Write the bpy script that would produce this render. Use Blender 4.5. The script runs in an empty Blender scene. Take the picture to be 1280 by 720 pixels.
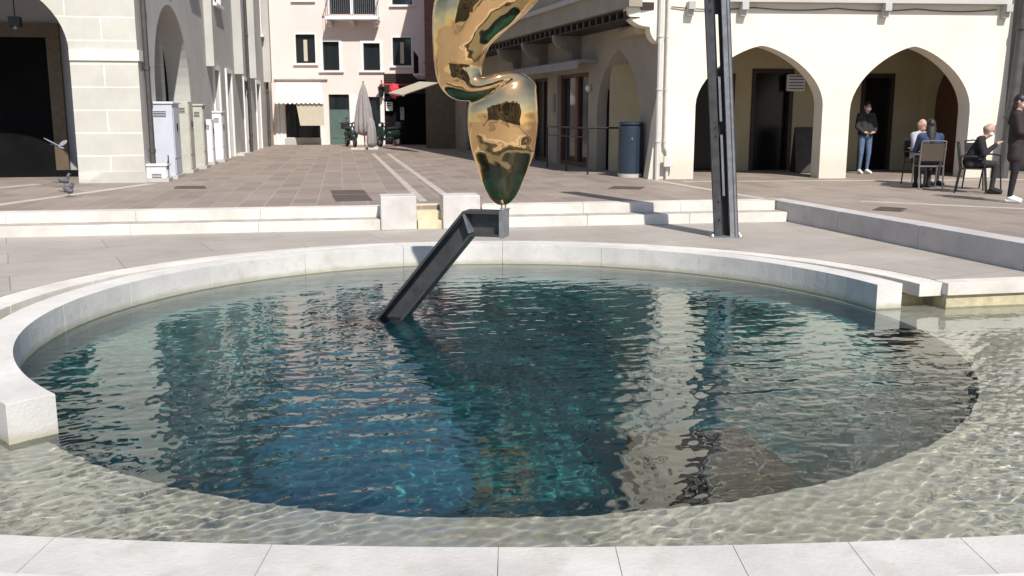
import bpy, bmesh, math, random
from mathutils import Vector, Matrix, Quaternion
from mathutils.geometry import tessellate_polygon
random.seed(7)
R = math.radians
scene = bpy.context.scene
col = scene.collection
FP, PIT, EYE = 1195.0, 0.18, 1.7

# ------------------------------------------------------------------ helpers
def ray(px, py):
    a = (px-640)/FP; b = -(py-360)/FP
    return Vector((a, math.cos(PIT)+b*math.sin(PIT), -math.sin(PIT)+b*math.cos(PIT)))
def P(px, py, z=0.0):
    d = ray(px, py); t = (z-EYE)/d.z
    return Vector((d.x*t, d.y*t, z))
def at(px, py, Y):
    d = ray(px, py); t = Y/d.y
    return Vector((d.x*t, Y, EYE+d.z*t))

class Frame:
    """a vertical plane: u along it, v into the thing behind it, z up"""
    def __init__(s, o, du):
        s.o = Vector((o[0], o[1], 0)); s.du = Vector((du[0], du[1], 0)).normalized()
        s.dn = Vector((-s.du.y, s.du.x, 0))
    def p(s, u, v, z): return s.o + s.du*u + s.dn*v + Vector((0, 0, z))
    def hit(s, px, py, v=0.0):
        d = ray(px, py); c = Vector((0, 0, EYE))
        o = s.p(0, v, 0)
        t = (o-c).dot(s.dn)/d.dot(s.dn); w = c+d*t
        return (w-o).dot(s.du), w.z
    def rect(s, x0, y0, x1, y1, v=0.0):
        a = s.hit((x0), (y0+y1)/2, v); b = s.hit(x1, (y0+y1)/2, v)
        c = s.hit((x0+x1)/2, y0, v); d = s.hit((x0+x1)/2, y1, v)
        return a[0], b[0], d[1], c[1]

def node_mat(name): 
    m = bpy.data.materials.new(name); m.use_nodes = True
    nt = m.node_tree; b = nt.nodes['Principled BSDF']
    return m, nt, b
def mat(name, c, rough=.6, var=.12, scale=3.0, metal=0.0, bump=.0, bscale=40, c2=None, dirt=None, alpha=None, spec=.5, stain=None):
    m, nt, b = node_mat(name)
    b.inputs['Roughness'].default_value = rough; b.inputs['Metallic'].default_value = metal
    b.inputs['Specular IOR Level'].default_value = spec
    N = nt.nodes; L = nt.links
    g = N.new('ShaderNodeNewGeometry')
    n = N.new('ShaderNodeTexNoise'); n.inputs['Scale'].default_value = scale; n.inputs['Detail'].default_value = 7; n.inputs['Roughness'].default_value = .62
    L.new(g.outputs['Position'], n.inputs['Vector'])
    r = N.new('ShaderNodeValToRGB'); r.color_ramp.elements[0].position = .3; r.color_ramp.elements[1].position = .7
    lo = c2 if c2 else tuple(x*(1-var*1.6) for x in c)
    hi = c if c2 else tuple(min(1, x*(1+var*.6)) for x in c)
    r.color_ramp.elements[0].color = (*lo, 1); r.color_ramp.elements[1].color = (*hi, 1)
    L.new(n.outputs['Fac'], r.inputs['Fac'])
    out = r.outputs['Color']
    if dirt:
        n2 = N.new('ShaderNodeTexNoise'); n2.inputs['Scale'].default_value = dirt[1]; n2.inputs['Detail'].default_value = 9; n2.inputs['Roughness'].default_value = .7
        L.new(g.outputs['Position'], n2.inputs['Vector'])
        r2 = N.new('ShaderNodeValToRGB'); r2.color_ramp.elements[0].position = dirt[2]; r2.color_ramp.elements[1].position = dirt[2]+.16
        r2.color_ramp.elements[0].color = (0, 0, 0, 1); r2.color_ramp.elements[1].color = (dirt[3],)*3+(1,)
        L.new(n2.outputs['Fac'], r2.inputs['Fac'])
        mx = N.new('ShaderNodeMixRGB'); L.new(r2.outputs['Color'], mx.inputs['Fac']); L.new(out, mx.inputs['Color1']); mx.inputs['Color2'].default_value = (*dirt[0], 1)
        out = mx.outputs['Color']
    if stain:   # damp / waterline staining with a ragged edge
        sp = N.new('ShaderNodeSeparateXYZ'); L.new(g.outputs['Position'], sp.inputs[0])
        ns = N.new('ShaderNodeTexNoise'); ns.inputs['Scale'].default_value = stain[4]; ns.inputs['Detail'].default_value = 6
        L.new(g.outputs['Position'], ns.inputs['Vector'])
        ma = N.new('ShaderNodeMath'); ma.operation = 'MULTIPLY_ADD'; L.new(ns.outputs['Fac'], ma.inputs[0]); ma.inputs[1].default_value = -stain[2]*1.6; L.new(sp.outputs['Z'], ma.inputs[2])
        mr = N.new('ShaderNodeMapRange'); mr.inputs[1].default_value = stain[1]-stain[2]*.8; mr.inputs[2].default_value = stain[1]+stain[2]*.2; mr.inputs[3].default_value = stain[3]; mr.inputs[4].default_value = 0
        L.new(ma.outputs[0], mr.inputs[0]); mx = N.new('ShaderNodeMixRGB'); L.new(mr.outputs[0], mx.inputs['Fac']); L.new(out, mx.inputs['Color1']); mx.inputs['Color2'].default_value = (*stain[0], 1); out = mx.outputs['Color']
    L.new(out, b.inputs['Base Color'])
    if bump:
        n3 = N.new('ShaderNodeTexNoise'); n3.inputs['Scale'].default_value = bscale; n3.inputs['Detail'].default_value = 5
        L.new(g.outputs['Position'], n3.inputs['Vector'])
        bp = N.new('ShaderNodeBump'); bp.inputs['Strength'].default_value = bump; bp.inputs['Distance'].default_value = .02
        L.new(n3.outputs['Fac'], bp.inputs['Height']); L.new(bp.outputs['Normal'], b.inputs['Normal'])
    return m

def brick_mat(name, c1, c2, mortar, bw, bh, ms, rot=0, rough=.7, uv=False, off=.5, bump=.3, dirt=.35, var=3, freq=2, shift=(0, 0)):
    m, nt, b = node_mat(name); N = nt.nodes; L = nt.links
    g = N.new('ShaderNodeNewGeometry'); tc = N.new('ShaderNodeTexCoord')
    mp = N.new('ShaderNodeMapping'); mp.inputs['Rotation'].default_value = (0, 0, rot); mp.inputs['Location'].default_value = (shift[0], shift[1], 0)
    L.new(tc.outputs['UV'] if uv else g.outputs['Position'], mp.inputs['Vector'])
    wob = N.new('ShaderNodeTexNoise'); wob.inputs['Scale'].default_value = 1.6; wob.inputs['Detail'].default_value = 3
    L.new(g.outputs['Position'], wob.inputs['Vector'])
    sc = N.new('ShaderNodeVectorMath'); sc.operation = 'MULTIPLY_ADD'; sc.inputs[1].default_value = (.025,)*3
    L.new(wob.outputs['Color'], sc.inputs[0]); L.new(mp.outputs['Vector'], sc.inputs[2])
    k = N.new('ShaderNodeTexBrick'); k.offset = off; k.offset_frequency = freq; k.squash = 1
    k.inputs['Color1'].default_value = (*c1, 1); k.inputs['Color2'].default_value = (*c2, 1); k.inputs['Mortar'].default_value = (*mortar, 1)
    k.inputs['Scale'].default_value = 1; k.inputs['Mortar Size'].default_value = ms; k.inputs['Mortar Smooth'].default_value = .2
    k.inputs['Brick Width'].default_value = bw; k.inputs['Row Height'].default_value = bh; k.inputs['Bias'].default_value = 0
    L.new(sc.outputs['Vector'], k.inputs['Vector'])
    n = N.new('ShaderNodeTexNoise'); n.inputs['Scale'].default_value = var; n.inputs['Detail'].default_value = 10; n.inputs['Roughness'].default_value = .7
    L.new(g.outputs['Position'], n.inputs['Vector'])
    r = N.new('ShaderNodeValToRGB'); r.color_ramp.elements[0].position = .32; r.color_ramp.elements[1].position = .68
    v = 1-dirt; r.color_ramp.elements[0].color = (v, v*.985, v*.96, 1); r.color_ramp.elements[1].color = (1, 1, 1, 1)
    L.new(n.outputs['Fac'], r.inputs['Fac'])
    mx = N.new('ShaderNodeMixRGB'); mx.blend_type = 'MULTIPLY'; mx.inputs['Fac'].default_value = 1
    L.new(k.outputs['Color'], mx.inputs['Color1']); L.new(r.outputs['Color'], mx.inputs['Color2'])
    L.new(mx.outputs['Color'], b.inputs['Base Color']); b.inputs['Roughness'].default_value = rough
    n3 = N.new('ShaderNodeTexNoise'); n3.inputs['Scale'].default_value = 30; n3.inputs['Detail'].default_value = 6
    L.new(g.outputs['Position'], n3.inputs['Vector'])
    sub = N.new('ShaderNodeMath'); sub.operation = 'SUBTRACT'; L.new(n3.outputs['Fac'], sub.inputs[0]); L.new(k.outputs['Fac'], sub.inputs[1])
    bp = N.new('ShaderNodeBump'); bp.inputs['Strength'].default_value = bump; bp.inputs['Distance'].default_value = .012
    L.new(sub.outputs[0], bp.inputs['Height']); L.new(bp.outputs['Normal'], b.inputs['Normal'])
    return m

class MB:
    def __init__(s): s.b = bmesh.new(); s.uv = None
    def _xf(s, verts, M):
        for v in verts: v.co = M @ v.co
    def box(s, c, d, rz=0, M=None, bev=0):
        r = bmesh.ops.create_cube(s.b, size=1); vs = r['verts']
        s._xf(vs, Matrix.Diagonal((d[0], d[1], d[2], 1)))
        if bev:
            es = list({e for v in vs for e in v.link_edges})
            q = bmesh.ops.bevel(s.b, geom=es, offset=bev, segments=2, affect='EDGES', profile=.6)
            vs = list({v for f in q['faces'] for v in f.verts} | {v for v in vs if v.is_valid})
        M2 = M if M else Matrix.Rotation(rz, 4, 'Z')
        s._xf(vs, Matrix.Translation(Vector(c)) @ M2)
        return s
    def fbox(s, F, u0, u1, v0, v1, z0, z1, bev=0):
        M = Matrix((F.du, F.dn, Vector((0, 0, 1)))).transposed().to_4x4()
        return s.box(F.p((u0+u1)/2, (v0+v1)/2, (z0+z1)/2), (abs(u1-u0), abs(v1-v0), abs(z1-z0)), M=M, bev=bev)
    def cyl(s, p0, p1, r0, r1=None, n=12, cap=True):
        p0 = Vector(p0); p1 = Vector(p1); r1 = r0 if r1 is None else r1
        d = p1-p0
        q = d.to_track_quat('Z', 'Y').to_matrix().to_4x4()
        r = bmesh.ops.create_cone(s.b, cap_ends=cap, segments=n, radius1=r0, radius2=r1, depth=d.length)
        s._xf(r['verts'], Matrix.Translation((p0+p1)/2) @ q)
        return s
    def tube(s, pts, r, n=8, closed=False):
        pts = [Vector(p) for p in pts]; rings = []
        rr = r if isinstance(r, (list, tuple)) else [r]*len(pts)
        up = Vector((0.13, 0.31, 1)).normalized()
        for i, p in enumerate(pts):
            if closed: t = pts[(i+1) % len(pts)]-pts[i-1]
            else: t = (pts[min(i+1, len(pts)-1)]-pts[max(i-1, 0)])
            t.normalize(); a = t.cross(up)
            if a.length < .05: a = t.cross(Vector((1, 0, 0)))
            a.normalize(); c = t.cross(a)
            rings.append([s.b.verts.new(p+(a*math.cos(k*2*math.pi/n)+c*math.sin(k*2*math.pi/n))*rr[i]) for k in range(n)])
        m = len(rings) if closed else len(rings)-1
        for i in range(m):
            A, B = rings[i], rings[(i+1) % len(rings)]
            for k in range(n): s.b.faces.new((A[k], A[(k+1) % n], B[(k+1) % n], B[k]))
        if not closed:
            s.b.faces.new(rings[0][::-1]); s.b.faces.new(rings[-1])
        return s
    def ell(s, c, r, M=None, u=16, v=10):
        X = Matrix.Translation(Vector(c)) @ (M or Matrix.Identity(4)) @ Matrix.Diagonal((r[0], r[1], r[2], 1))
        nv = s.b.verts.new; nf = s.b.faces.new
        top = nv(X @ Vector((0, 0, 1))); bot = nv(X @ Vector((0, 0, -1)))
        rg = [[nv(X @ Vector((math.sin(math.pi*i/v)*math.cos(2*math.pi*k/u), math.sin(math.pi*i/v)*math.sin(2*math.pi*k/u), math.cos(math.pi*i/v)))) for k in range(u)] for i in range(1, v)]
        for k in range(u):
            k2 = (k+1) % u
            nf((top, rg[0][k], rg[0][k2])); nf((bot, rg[-1][k2], rg[-1][k]))
            for A, B in zip(rg, rg[1:]): nf((A[k], B[k], B[k2], A[k2]))
        return s
    def lathe(s, c, prof, n=24, sx=1, sy=1, wob=None):
        rings = []
        for r, z in prof:
            rings.append([s.b.verts.new(Vector(c)+Vector((math.cos(a)*r*sx*(1+(wob(a, z) if wob else 0)), math.sin(a)*r*sy*(1+(wob(a, z) if wob else 0)), z))) for a in [k*2*math.pi/n for k in range(n)]])
        for A, B in zip(rings, rings[1:]):
            for k in range(n): s.b.faces.new((A[k], A[(k+1) % n], B[(k+1) % n], B[k]))
        s.b.faces.new(rings[0][::-1]); s.b.faces.new(rings[-1])
        return s
    def plate(s, F, outer, holes=(), v0=0.0, v1=.3, jamb=True):
        """panel in frame F with outline `outer` (u,z) and openings; thickness v0..v1; uv = (u,z)"""
        if s.uv is None: s.uv = s.b.loops.layers.uv.new('UVMap')
        loops = [list(outer)]+[list(h) for h in holes]
        flat = [q for l in loops for q in l]
        tris = tessellate_polygon([[Vector((q[0], q[1], 0)) for q in l] for l in loops])
        A = [s.b.verts.new(F.p(q[0], v0, q[1])) for q in flat]
        B = [s.b.verts.new(F.p(q[0], v1, q[1])) for q in flat]
        idx = {}
        for i, v in enumerate(A): idx[v] = flat[i]
        for i, v in enumerate(B): idx[v] = flat[i]
        for t in tris:
            a, b_, c = [Vector((*flat[i], 0)) for i in t]
            if (b_-a).cross(c-a).z < 0: t = t[::-1]
            if abs((b_-a).cross(c-a).z) < 1e-9: continue
            for vs in ([A[i] for i in t], [B[i] for i in t[::-1]]):
                try: f = s.b.faces.new(vs)
                except ValueError: continue
                for l in f.loops: l[s.uv].uv = idx[l.vert]
        k = 0
        for l in loops:
            n = len(l)
            for i in range(n):
                j = (i+1) % n
                try: f = s.b.faces.new((A[k+i], A[k+j], B[k+j], B[k+i]))
                except ValueError: continue
                for lp in f.loops:
                    q = idx[lp.vert]; off = 0 if lp.vert in (A[k+i], A[k+j]) else (v1-v0)
                    lp[s.uv].uv = (q[0]+off, q[1])
            k += n
        return s
    def prism(s, poly, z0, z1):
        """horizontal slab from an xy outline"""
        return s.slab([poly], z0, z1)
    def slab(s, loops, z0, z1):
        flat = [q for l in loops for q in l]
        tris = tessellate_polygon([[Vector((q[0], q[1], 0)) for q in l] for l in loops])
        A = [s.b.verts.new((q[0], q[1], z1)) for q in flat]; B = [s.b.verts.new((q[0], q[1], z0)) for q in flat]
        for t in tris:
            try: s.b.faces.new([A[i] for i in t]); s.b.faces.new([B[i] for i in t[::-1]])
            except ValueError: pass
        k = 0
        for l in loops:
            n = len(l)
            for i in range(n):
                j = (i+1) % n
                s.b.faces.new((A[k+i], A[k+j], B[k+j], B[k+i]))
            k += n
        return s
    def build(s, name, m, parent=None, smooth=False, bevel=0, flat_normals=True):
        s.b.verts.index_update()
        bmesh.ops.recalc_face_normals(s.b, faces=s.b.faces)
        me = bpy.data.meshes.new(name)
        off = world_loc(parent) if parent else Vector((0, 0, 0))
        for v in s.b.verts: v.co -= off
        if smooth:
            for f in s.b.faces: f.smooth = True
        s.b.to_mesh(me); s.b.free()
        me.materials.append(m)
        o = bpy.data.objects.new(name, me); col.objects.link(o)
        if parent: o.parent = parent
        if bevel:
            bv = o.modifiers.new('bevel', 'BEVEL'); bv.width = bevel; bv.segments = 2; bv.limit_method = 'ANGLE'
        if smooth == 'angle':
            me.set_sharp_from_angle(angle=R(40))
        return o
def world_loc(o):
    l = Vector(o.location)
    while o.parent: o = o.parent; l = l+Vector(o.location)
    return l
def tag(o, label=None, cat=None, group=None, kind=None):
    if label: o['label'] = label
    if cat: o['category'] = cat
    if group: o['group'] = group
    if kind: o['kind'] = kind
    return o
def empty(name, loc, label, cat, group=None, rz=0):
    o = bpy.data.objects.new(name, None); col.objects.link(o); o.location = loc; o.rotation_euler = (0, 0, rz)
    o.empty_display_size = .2
    return tag(o, label, cat, group)
def struct(o): o['kind'] = 'structure'; return o
def copy_tree(o, parent=None):
    c = o.copy(); col.objects.link(c); c.parent = parent
    for ch in [x for x in bpy.data.objects if x.parent == o]: copy_tree(ch, c)
    return c
def fuse(mb, voxel, smooth=6, fac=.5):
    """voxel-fuse the shapes in mb into one continuous surface; returns a new bmesh"""
    me = bpy.data.meshes.new('tmp'); mb.b.to_mesh(me); mb.b.free()
    o = bpy.data.objects.new('tmp', me); col.objects.link(o)
    r = o.modifiers.new('r', 'REMESH'); r.mode = 'VOXEL'; r.voxel_size = voxel; r.use_smooth_shade = True
    if smooth:
        k = o.modifiers.new('s', 'SMOOTH'); k.iterations = smooth; k.factor = fac
    dg = bpy.context.evaluated_depsgraph_get(); dg.update()
    ev = o.evaluated_get(dg); nb = MB(); nb.b.free(); nb.b = bmesh.new(); nb.b.from_mesh(ev.to_mesh()); ev.to_mesh_clear()
    bpy.data.objects.remove(o); bpy.data.meshes.remove(me)
    return nb

# ------------------------------------------------------------------ materials
M = {}
M['white_stone'] = mat('white_stone', (.60, .57, .53), .55, .14, 1.7, bump=.2, bscale=50, dirt=((.42, .38, .31), 4, .52, .5))
M['white_stone_rim'] = mat('white_stone_rim', (.68, .65, .61), .5, .13, 1.3, bump=.2, bscale=50, dirt=((.45, .41, .35), 4, .53, .45), stain=((.40, .37, .25), -.235, .05, .7, 6))
M['step_stone'] = mat('step_stone', (.70, .655, .59), .6, .16, 1.4, bump=.15, bscale=50, dirt=((.42, .37, .30), 2.5, .56, .45))
M['algae_stone'] = mat('algae_stone', (.58, .51, .34), .5, .15, 9, bump=.2, dirt=((.36, .29, .14), 7, .5, .5))
M['shelf_stone'] = mat('shelf_stone', (.60, .55, .475), .5, .14, 4, bump=.5, bscale=18, dirt=((.30, .28, .19), 4, .47, .6))
M['deep_floor'] = mat('deep_floor', (.034, .215, .225), .6, .3, 2.0)
M['deep_wall'] = mat('deep_wall', (.03, .11, .10), .6, .3, 3.0)
M['terrace_stone'] = mat('terrace_stone', (.50, .47, .45), .6, .12, 2.5, bump=.2, bscale=40, dirt=((.3, .27, .24), 4, .55, .4))
M['plaza'] = brick_mat('plaza_paving', (.34, .275, .23), (.26, .21, .175), (.39, .335, .285), .80, .40, .010, rot=-R(10)+R(90), dirt=.22, var=.8)
M['path'] = brick_mat('path_paving', (.43, .385, .34), (.385, .345, .305), (.24, .21, .18), 2.3, .95, .006, rot=-R(28), dirt=.22, var=1.1)
M['strip'] = mat('pale_strip', (.50, .45, .39), .65, .15, 5)
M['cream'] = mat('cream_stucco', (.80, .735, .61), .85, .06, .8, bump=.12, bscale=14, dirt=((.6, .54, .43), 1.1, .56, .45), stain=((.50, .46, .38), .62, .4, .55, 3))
M['cream_dim'] = mat('shade_toned_cream_stucco', (.36, .315, .25), .85, .12, 1.0, bump=.08, bscale=14, dirt=((.22, .19, .145), 1.2, .58, .4))  # cream stucco with the street side's shade in its colour; houses opposite reuse it
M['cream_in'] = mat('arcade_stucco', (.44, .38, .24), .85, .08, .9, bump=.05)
M['corbel'] = mat('dark_corbel', (.24, .21, .17), .85, .15, 3)  # darker brown-grey than the side wall
M['pink'] = mat('pink_stucco', (.82, .67, .62), .85, .05, .5, dirt=((.8, .66, .62), .6, .55, .5))
M['white_paint'] = mat('white_paint', (.80, .79, .77), .5, .05, 3)
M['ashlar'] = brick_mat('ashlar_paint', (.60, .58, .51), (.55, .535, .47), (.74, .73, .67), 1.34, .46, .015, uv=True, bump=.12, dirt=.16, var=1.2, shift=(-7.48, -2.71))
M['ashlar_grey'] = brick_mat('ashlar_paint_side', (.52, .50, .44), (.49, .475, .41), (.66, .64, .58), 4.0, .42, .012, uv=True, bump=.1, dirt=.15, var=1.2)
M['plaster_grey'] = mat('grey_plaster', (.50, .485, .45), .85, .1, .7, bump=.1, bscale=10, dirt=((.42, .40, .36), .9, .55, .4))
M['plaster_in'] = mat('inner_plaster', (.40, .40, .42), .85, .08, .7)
M['red_brick'] = brick_mat('red_brick', (.24, .075, .055), (.19, .06, .05), (.22, .14, .11), .25, .07, .008, uv=True, bump=.3)
M['dark_wood'] = mat('dark_wood', (.035, .022, .016), .6, .3, 6)
M['brown_wood'] = mat('brown_wood', (.14, .10, .06), .6, .2, 7)
M['red_wood'] = mat('red_brown_wood', (.12, .05, .03), .55, .2, 6)
M['black'] = mat('black_metal', (.018, .018, .019), .45, .2, 8)
M['void'] = mat('dark_interior', (.010, .010, .011), .9, .2, 2, spec=.05)
M['green_door'] = mat('green_door', (.09, .14, .125), .5, .1, 3)
M['roof_tile'] = mat('roof_tile', (.35, .16, .09), .8, .25, 3, bump=.4)
m, nt, b = node_mat('window_glass'); b.inputs['Base Color'].default_value = (.015, .02, .024, 1); b.inputs['Roughness'].default_value = .06; b.inputs['Specular IOR Level'].default_value = .6
n = nt.nodes.new('ShaderNodeTexNoise'); n.inputs['Scale'].default_value = 1.2; bp = nt.nodes.new('ShaderNodeBump'); bp.inputs['Strength'].default_value = .04
nt.links.new(n.outputs['Fac'], bp.inputs['Height']); nt.links.new(bp.outputs['Normal'], b.inputs['Normal']); M['glass'] = m
M['shop_glass'] = mat('dim_shop_glass', (.012, .011, .011), .22, .2, 3, spec=.25)
M['steel'] = mat('weathered_steel', (.11, .11, .115), .38, .22, 7, metal=.55, bump=.12, bscale=60, dirt=((.05, .045, .04), 9, .56, .6))
M['steel_light'] = mat('galvanised_steel', (.36, .37, .39), .4, .2, 9, metal=.6, dirt=((.14, .12, .11), 14, .55, .55))
M['steel_dark'] = mat('black_steel', (.022, .022, .024), .5, .3, 9, metal=.3)
M['cab'] = mat('grey_plastic', (.56, .58, .64), .45, .05, 3, dirt=((.38, .38, .40), 5, .58, .4))
M['cab2'] = mat('beige_plastic', (.52, .51, .44), .5, .07, 4, dirt=((.3, .28, .22), 5, .55, .5))
M['cab_white'] = mat('white_plastic', (.74, .74, .76), .45, .05, 4)
M['pipe_grey'] = mat('lead_pipe', (.10, .095, .09), .5, .2, 5, metal=.3)
M['pipe_white'] = mat('white_pipe', (.62, .60, .56), .5, .08, 6)
M['bin'] = mat('blue_grey_plastic', (.022, .036, .055), .4, .12, 4)
M['canvas'] = mat('cream_canvas', (.72, .68, .60), .85, .05, 5)
M['canvas_beige'] = mat('beige_canvas', (.55, .49, .38), .85, .05, 5)
M['canvas_grey'] = mat('grey_canvas', (.30, .275, .27), .9, .1, 8)
M['red_cloth'] = mat('red_cloth', (.62, .03, .06), .7, .1, 8)
M['rubber'] = mat('black_rubber', (.015, .015, .016), .7, .1, 8)
M['scooter'] = mat('dark_green_paint', (.012, .03, .022), .25, .1, 5)
M['grate'] = mat('brown_iron', (.10, .075, .06), .6, .2, 12, bump=.3)
M['paper'] = mat('white_card', (.75, .75, .75), .6, .03, 5)
M['skin'] = mat('skin', (.52, .31, .23), .55, .06, 20)
M['hair_dark'] = mat('dark_hair', (.018, .012, .01), .5, .3, 60)
M['hair_pale'] = mat('thin_pale_hair', (.35, .26, .2), .6, .2, 60)
M['hair_grey'] = mat('grey_hair', (.28, .26, .25), .6, .2, 60)
M['jeans'] = mat('blue_jeans', (.10, .15, .25), .85, .15, 14)
M['navy'] = mat('navy_jacket', (.028, .045, .11), .8, .15, 9)
M['charcoal'] = mat('charcoal_cloth', (.028, .027, .028), .85, .2, 9)
M['black_cloth'] = mat('black_cloth', (.013, .011, .012), .85, .2, 9)
M['plum_cloth'] = mat('brown_black_cloth', (.03, .018, .018), .8, .2, 9)
M['white_cloth'] = mat('white_cloth', (.75, .75, .75), .8, .05, 9)
M['pale_cloth'] = mat('pale_grey_cloth', (.38, .38, .40), .8, .1, 9)
M['mask'] = mat('paper_mask', (.72, .76, .80), .8, .03, 9)
M['pigeon'] = mat('pigeon_feathers', (.12, .12, .14), .7, .3, 40)
M['pigeon_pale'] = mat('pale_feathers', (.25, .25, .28), .7, .2, 40)
M['leaf'] = mat('leaf', (.06, .10, .03), .6, .3, 8)
M['bark'] = mat('bark', (.12, .09, .06), .9, .3, 8)
M['alu'] = mat('chair_aluminium', (.36, .33, .30), .35, .1, 9, metal=.8)
M['brown_mesh'] = mat('woven_brown', (.10, .075, .055), .6, .2, 70)
# polished bronze-gold
m, nt, b = node_mat('polished_bronze'); b.inputs['Metallic'].default_value = 1; b.inputs['Roughness'].default_value = .045
g = nt.nodes.new('ShaderNodeNewGeometry')
n = nt.nodes.new('ShaderNodeTexNoise'); n.inputs['Scale'].default_value = 3.2; n.inputs['Detail'].default_value = 2
nt.links.new(g.outputs['Position'], n.inputs['Vector'])
r = nt.nodes.new('ShaderNodeValToRGB'); r.color_ramp.elements[0].color = (.60, .36, .16, 1); r.color_ramp.elements[1].color = (.84, .58, .30, 1)
nt.links.new(n.outputs['Fac'], r.inputs['Fac']); nt.links.new(r.outputs['Color'], b.inputs['Base Color'])
bp = nt.nodes.new('ShaderNodeBump'); bp.inputs['Strength'].default_value = .45; bp.inputs['Distance'].default_value = .05
n2 = nt.nodes.new('ShaderNodeTexNoise'); n2.inputs['Scale'].default_value = 3.4; n2.inputs['Detail'].default_value = 1.6; n2.inputs['Roughness'].default_value = .35
nt.links.new(g.outputs['Position'], n2.inputs['Vector'])
nt.links.new(n2.outputs['Fac'], bp.inputs['Height']); nt.links.new(bp.outputs['Normal'], b.inputs['Normal']); M['gold'] = m
# water: a rippled surface that mirrors by Fresnel and shows the basin below
m = bpy.data.materials.new('water'); m.use_nodes = True; nt = m.node_tree; N = nt.nodes; L = nt.links; N.clear()
out = N.new('ShaderNodeOutputMaterial'); g = N.new('ShaderNodeNewGeometry')
gg = N.new('ShaderNodeBsdfGlass'); gg.inputs['IOR'].default_value = 1.55; gg.inputs['Roughness'].default_value = 0.0; gg.inputs['Color'].default_value = (.95, .985, .97, 1)
L.new(gg.outputs[0], out.inputs['Surface']); M['water'] = m

# ------------------------------------------------------------------ basin, paving, steps
C = Vector((-.126, 8.57)); RI, RO = 3.945, 4.235; WZ = -.25
def ring(a, r): return (C.x+r*math.cos(R(a)), C.y+r*math.sin(R(a)))
def curb_r(a, d=0):
    return 4.40+.33*math.cos(R(a))**2 - d
def ci(a): return 4.25+.17*math.cos(R(a))**2
A0, A1 = 13.5, 205
arc_out = [ring(a, curb_r(a)) for a in [A0+(A1-A0)*i/72 for i in range(73)]]
arc_in = [ring(a, ci(a)) for a in [A0+(A1-A0)*i/72 for i in range(73)]]
def fy(x): return 3.63+.026*x*x
fr_in = [(x, fy(x)) for x in [-6.3+12.9*i/30 for i in range(31)]]
fr_out = [(x, fy(x)-.40) for x in [-6.3+12.9*i/30 for i in range(31)]]
tcorner = (5.78, 9.9)
basin = arc_out+[(-6.3, 6.1)]+fr_out+[tcorner]
def densify(poly): return poly
MB().slab([[(-150, -120), (150, -120), (150, 260), (-150, 260)], basin], -.02-.5, 0).build('lower_paving', M['path'])
struct(bpy.data.objects['lower_paving'])
# basin floor
HS = -.09
circ = [(ring(a, RI)[0], ring(a, RI)[1]+HS) for a in range(0, 360, 4)]
big = [(-6.8, 2.8), (7.2, 2.8), (7.2, 14), (-6.8, 14)]
struct(MB().slab([big, circ], -.62, -.42).build('shelf_floor', M['shelf_stone']))
w = MB(); bb = w.b
ca = [bb.verts.new((ring(a, RI)[0], ring(a, RI)[1]+HS, -.60)) for a in range(0, 360, 4)]; cb = [bb.verts.new((ring(a, RI)[0], ring(a, RI)[1]+HS, -1.35)) for a in range(0, 360, 4)]
for i in range(90): bb.faces.new((ca[i], ca[(i+1) % 90], cb[(i+1) % 90], cb[i]))
struct(w.build('pool_wall', M['deep_wall'], smooth=True))
w = MB(); w.b.faces.new([w.b.verts.new((ring(a, RI+.01)[0], ring(a, RI)[1]+HS, -1.32)) for a in range(0, 360, 4)])
struct(w.build('pool_floor', M['deep_floor']))
import numpy as np
def inside(px, py, poly):
    r_ = np.zeros(px.shape, bool); n = len(poly)
    for i in range(n):
        (x0, y0), (x1, y1) = poly[i], poly[(i+1) % n]
        if y0 == y1: continue
        c_ = ((y0 > py) != (y1 > py)) & (px < (x1-x0)*(py-y0)/(y1-y0)+x0); r_ ^= c_
    return r_
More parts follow.
